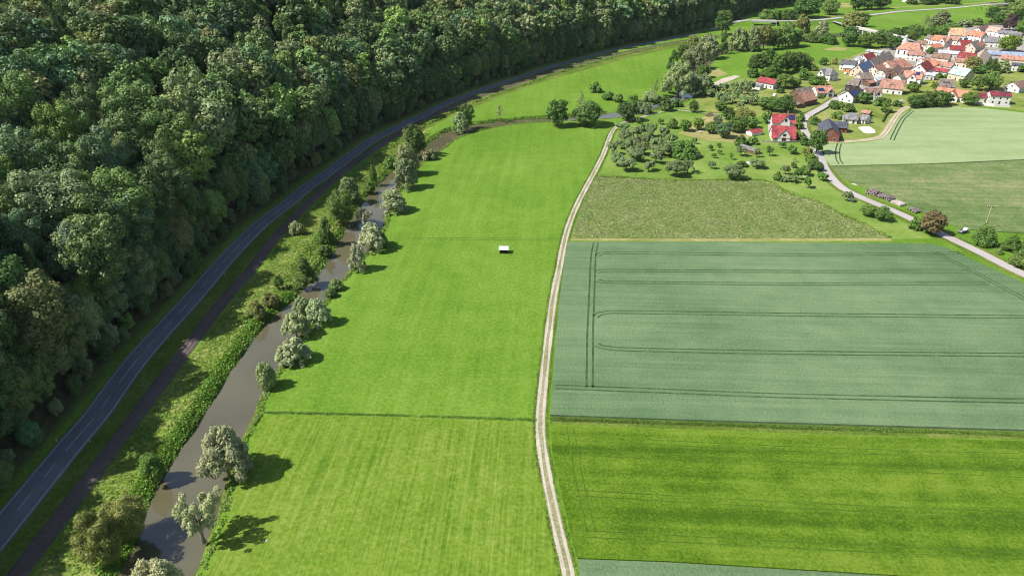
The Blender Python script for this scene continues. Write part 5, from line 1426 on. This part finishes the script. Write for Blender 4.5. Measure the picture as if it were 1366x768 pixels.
def plank_stack(A, B, label):
    a, b = P(*A), P(*B); rz = math.atan2(b.y - a.y, b.x - a.x); L = (b - a).length; m = (a + b) / 2
    o = empty('board_stack', (m.x, m.y, 0), rz, label, 'board stack')
    for k in range(4):
        mb = MB()
        for q in range(7): mb.box(-L / 2 + random.uniform(0, 0.5), L / 2 - random.uniform(0, 0.5), -1.9 + q * 0.54, -1.9 + q * 0.54 + 0.48, 0.1 + k * 0.25, 0.1 + k * 0.25 + 0.18)
        mb.build('board_layer', plain('pale_boards', (0.40, 0.34, 0.31), 0.25, 0.8, streak=(0.3, 3)), o)
plank_stack((1191, 269.5), (1205, 275), 'flat pale stack of sawn boards between the log stacks')

def trailer():
    o = empty('farm_trailer', P(1284, 310.5), R(25), 'old grey farm trailer with a drawbar parked on the grass below the pole', 'trailer')
    mb = MB(); mb.box(-2.1, 2.1, -0.95, 0.95, 0.75, 0.95); mb.box(-2.1, 2.1, -0.95, -0.88, 0.95, 1.45); mb.box(-2.1, 2.1, 0.88, 0.95, 0.95, 1.45); mb.box(-2.1, -2.03, -0.87, 0.87, 0.95, 1.45); mb.build('bed', plain('grey_steel', (0.22, 0.23, 0.23), 0.25, 1.0), o)
    mb = MB(); mb.box(1.0, 2.05, -0.8, 0.8, 0.96, 1.9); mb.build('load', M['white_metal'], o)
    mb = MB(); mb.tube([(-2.1, 0.4, 0.7), (-3.6, 0, 0.55), (-2.1, -0.4, 0.7)], 0.06, 6); mb.build('drawbar', M['rail'], o)
    for x in (-1.2, 1.2):
        for s in (-1, 1):
            mb = MB(); mb.tube([(x, s * 0.80, 0.45), (x, s * 1.05, 0.45)], 0.45, 14); w = mb.build('wheel', M['tyre'], o)
            mb = MB(); mb.tube([(x, s * 1.04, 0.45), (x, s * 1.07, 0.45)], 0.22, 10); mb.build('rim', M['white_metal'], w)
trailer()

def car(px, py, rz, col, label, van=False):
    o = empty('parked_van' if van else 'parked_car', P(px, py), R(rz), label, 'van' if van else 'car', 'vehicles parked in the village')
    hgt = 2.0 if van else 1.42
    pr = [(-2.15, 0.35), (2.15, 0.35), (2.2, 0.7), (2.0, 0.92), (1.15, 0.98), (0.75, hgt), (-1.5 if not van else -2.1, hgt), (-2.05 if not van else -2.18, 0.98), (-2.2, 0.8)]
    m = plain('car_paint_' + label.split()[0], col, 0.05, 1.0, 0.3, 0.5)
    mb = MB(); mb.prism([(x, 0.85, z) for x, z in pr], (0, -1.7, 0)); b = mb.build('body', m, o)
    mb = MB()
    for s in (-1, 1): mb.prism([(0.98, s * 0.855, 1.02), (0.68, s * 0.855, hgt - 0.1), (-1.4, s * 0.855, hgt - 0.1), (-1.75, s * 0.855, 1.02)], (0, s * 0.012, 0))
    mb.prism([(1.17, -0.7, 1.0), (1.17, 0.7, 1.0), (0.79, 0.65, hgt - 0.06), (0.79, -0.65, hgt - 0.06)], (0.03, 0, 0.01))
    mb.build('window', M['glass'], o)
    for x in (-1.35, 1.35):
        for s in (-1, 1):
            mb = MB(); mb.tube([(x, s * 0.68, 0.33), (x, s * 0.88, 0.33)], 0.33, 12); mb.build('wheel', M['tyre'], o)
    for s in (-1, 1):
        mb = MB(); mb.box(2.14, 2.22, s * 0.62 - 0.16, s * 0.62 + 0.16, 0.66, 0.8); mb.build('headlight', M['white_metal'], o)
car(1033, 128.5, 60, (0.75, 0.75, 0.75), 'white van parked in the garden left of the brown barn', True)
car(1199, 104, 30, (0.74, 0.74, 0.75), 'white car parked before the brown gabled carport house')
car(1160, 112.5, 40, (0.03, 0.032, 0.04), 'black car parked in the yard right of the dark timber house')
car(1171, 101.5, 10, (0.40, 0.04, 0.03), 'red car parked in the yard above the brick pink roof')
car(1152, 84.6, 30, (0.6, 0.6, 0.62), 'silver car parked below the dark red roof')
car(1117, 143, 30, (0.55, 0.56, 0.58), 'grey car parked by the lane below the maroon roofed house')
car(1128, 99, 50, (0.72, 0.72, 0.7), 'pale car parked on the yard behind the dark timber house')

# garden things
o = empty('garden_tent', P(946.5, 155), R(35), 'small dark ridge tent with a pale side near the end of the track', 'tent')
mb = MB(); mb.prism([(-2.4, -1.9, 0), (-2.4, 1.9, 0), (-2.4, 0, 2.3)], (4.8, 0, 0)); mb.build('canvas', M['wood'], o)
mb = MB(); mb.prism([(-2.46, -1.3, 0), (-2.46, 1.3, 0), (-2.46, 0, 1.8)], (0.03, 0, 0)); mb.build('flap', M['dark_wood'], o)
o = empty('garden_table', P(934, 177), R(10), 'pale garden table with two benches in the shade by the light green tree', 'picnic table')
for nm, y, z, w in (('table_top', 0, 0.75, 0.42), ('bench', -0.8, 0.45, 0.16), ('bench', 0.8, 0.45, 0.16)):
    mb = MB(); mb.box(-1.2, 1.2, y - w, y + w, z - 0.06, z); mb.build(nm, M['sand'] if nm == 'bench' else M['frame'], o)
for x in (-0.8, 0.8):
    mb = MB(); mb.box(x - 0.05, x + 0.05, -0.85, 0.85, 0.3, 0.38); mb.box(x - 0.05, x + 0.05, -0.3, 0.3, 0, 0.69); mb.build('leg', M['wood'], o)
def cover(px, py, L, W, hgt, rz, label, name, cat, m):
    """A cloth thrown over a heap: a lumpy mound."""
    b = bmesh.new(); bmesh.ops.create_icosphere(b, subdivisions=3, radius=1)
    for v in b.verts:
        k = 1 + 0.14 * math.sin(v.co.x * 5 + px) * math.cos(v.co.y * 4 + py)
        v.co = Vector((v.co.x * L / 2 * k, v.co.y * W / 2 * k, max(-0.02, v.co.z * hgt * k)))
    me = bpy.data.meshes.new(name); b.to_mesh(me); b.free(); me.materials.append(m)
    o = link(bpy.data.objects.new(name, me)); o.location = P(px, py); o.rotation_euler = (0, 0, R(rz))
    return tag(o, label, cat)
cover(998, 218.6, 3.6, 1.8, 1.1, 5, 'white cover over a heap beside the flat dark bush in the orchard', 'white_cover', 'cover', M['white_metal'])
cover(1136, 267, 2.2, 2.0, 1.2, 40, 'white tarpaulin heap at the small tree on the lane verge', 'tarpaulin', 'tarpaulin', M['white_metal'])
cover(1079, 242.5, 3.0, 1.6, 0.7, 10, 'pale board heap under the thin tall fruit tree', 'board_heap', 'heap', M['sand'])
cover(1073, 235.5, 2.6, 1.2, 0.6, 0, 'pale heap under the back tree of the lower right group', 'board_heap', 'heap', M['sand'])
cover(356, 720.5, 0.9, 0.6, 0.25, 20, 'pale stone lying in the mown meadow', 'stone', 'stone', M['stone'])
cover(1143, 246, 5.0, 2.6, 0.4, -25, 'flat heap of pale gravel on the lane verge', 'gravel_heap', 'heap', M['gravel'])
o = empty('greenhouse', P(1200, 138.5), R(20), 'tiny glass greenhouse at the curving field track', 'greenhouse')
gable_solid(3.2, 1.3, 1.9, 2.7).build('glazing', M['white_metal'], o); roof_solid(3.2, 1.3, 1.9, 2.7, 0.08, gover=0.06, th=0.05).build('roof', RM['pale'], o)

def wall_run(name, px_pts, h, th, m, label, cat):
    p = [P(*q) for q in px_pts]; mb = MB()
    for i in range(len(p) - 1):
        e = p[i + 1] - p[i]; L = e.length
        mb.box(0, L, -th / 2, th / 2, -0.1, h, 0, Matrix.Translation(p[i]) @ Matrix.Rotation(math.atan2(e.y, e.x), 4, 'Z'))
    return tag(mb.build(name, m), label, cat)
wall_run('terrace_wall', [(1298, 136.5), (1306, 139.5), (1326, 142.5), (1347, 143.5)], 1.6, 0.35, WM['white'], 'white terrace wall before the modern white house', 'wall')
wall_run('garden_wall', [(1016, 189), (1030, 190.5), (1046, 190.8), (1064, 190)], 0.9, 0.5, plain('rubble_stone', (0.24, 0.20, 0.165), 0.4, 1.5), 'low rubble stone wall below the front red house', 'wall')
wall_run('lane_wall', [(1084, 155), (1100, 146), (1110, 140.2)], 1.0, 0.4, M['concrete'], 'low wall on the garden side of the bending lane', 'wall')
wall_run('church_wall', [(1196, 72.5), (1206, 75), (1214, 73)], 2.2, 0.5, WM['grey'], 'grey courtyard wall below the church', 'wall')
wall_run('garden_hedge', [(1177, 163), (1181, 155), (1186, 150)], 1.3, 1.0, plain('clipped_hedge', (0.045, 0.075, 0.02), 0.4, 2.0), 'clipped hedge beside the curving field track', 'hedge')

# white marker posts along the road
ps = [road[i] for i in range(0, len(road), 8) if 90 < road[i].y < 560]
for i, p in enumerate(ps):
    t = road[road.index(p) + 1] - p; n = Vector((t.y, -t.x, 0)).normalized()
    for s in (-1, 1):
        if i == 0:
            pass
        o = empty('marker_post', p + n * s * 4.4, math.atan2(t.y, t.x), 'white marker post on the %s verge of the main road' % ('wooded' if s < 0 else 'railway'), 'marker post', 'marker posts along the main road, %s side' % ('wood' if s < 0 else 'railway'))
        if 'post' not in CHIM:
            mb = MB(); mb.prism([(-0.06, -0.06, -0.1), (0.06, -0.06, -0.1), (0.06, 0.06, -0.1), (-0.06, 0.06, -0.1)], (0, 0, 1.15)); CHIM['post'] = mb.mesh('post', M['frame'])
            mb = MB(); mb.box(-0.065, 0.065, -0.065, 0.065, 0.75, 0.95); CHIM['band'] = mb.mesh('band', M['tyre'])
        q = link(bpy.data.objects.new('post', CHIM['post']), o); link(bpy.data.objects.new('band', CHIM['band']), o)
print('OBJECTS', len(scene.objects))

# ------------------------------------------------------------------ the air of the valley: an even thin haze
mb = MB(); mb.box(-1750, 3100, -320, 4700, -4.5, 215.0)
m = bpy.data.materials.new('thin_haze'); m.use_nodes = True
t = m.node_tree; t.nodes.remove(t.nodes['Principled BSDF'])
v = t.nodes.new('ShaderNodeVolumePrincipled')
v.inputs['Color'].default_value = (0.80, 0.88, 0.98, 1); v.inputs['Density'].default_value = 0.000016
t.links.new(v.outputs[0], t.nodes['Material Output'].inputs['Volume'])
o = mb.build('haze', m); o['kind'] = 'stuff'; tag(o, 'thin pale summer haze over the whole valley', 'haze')
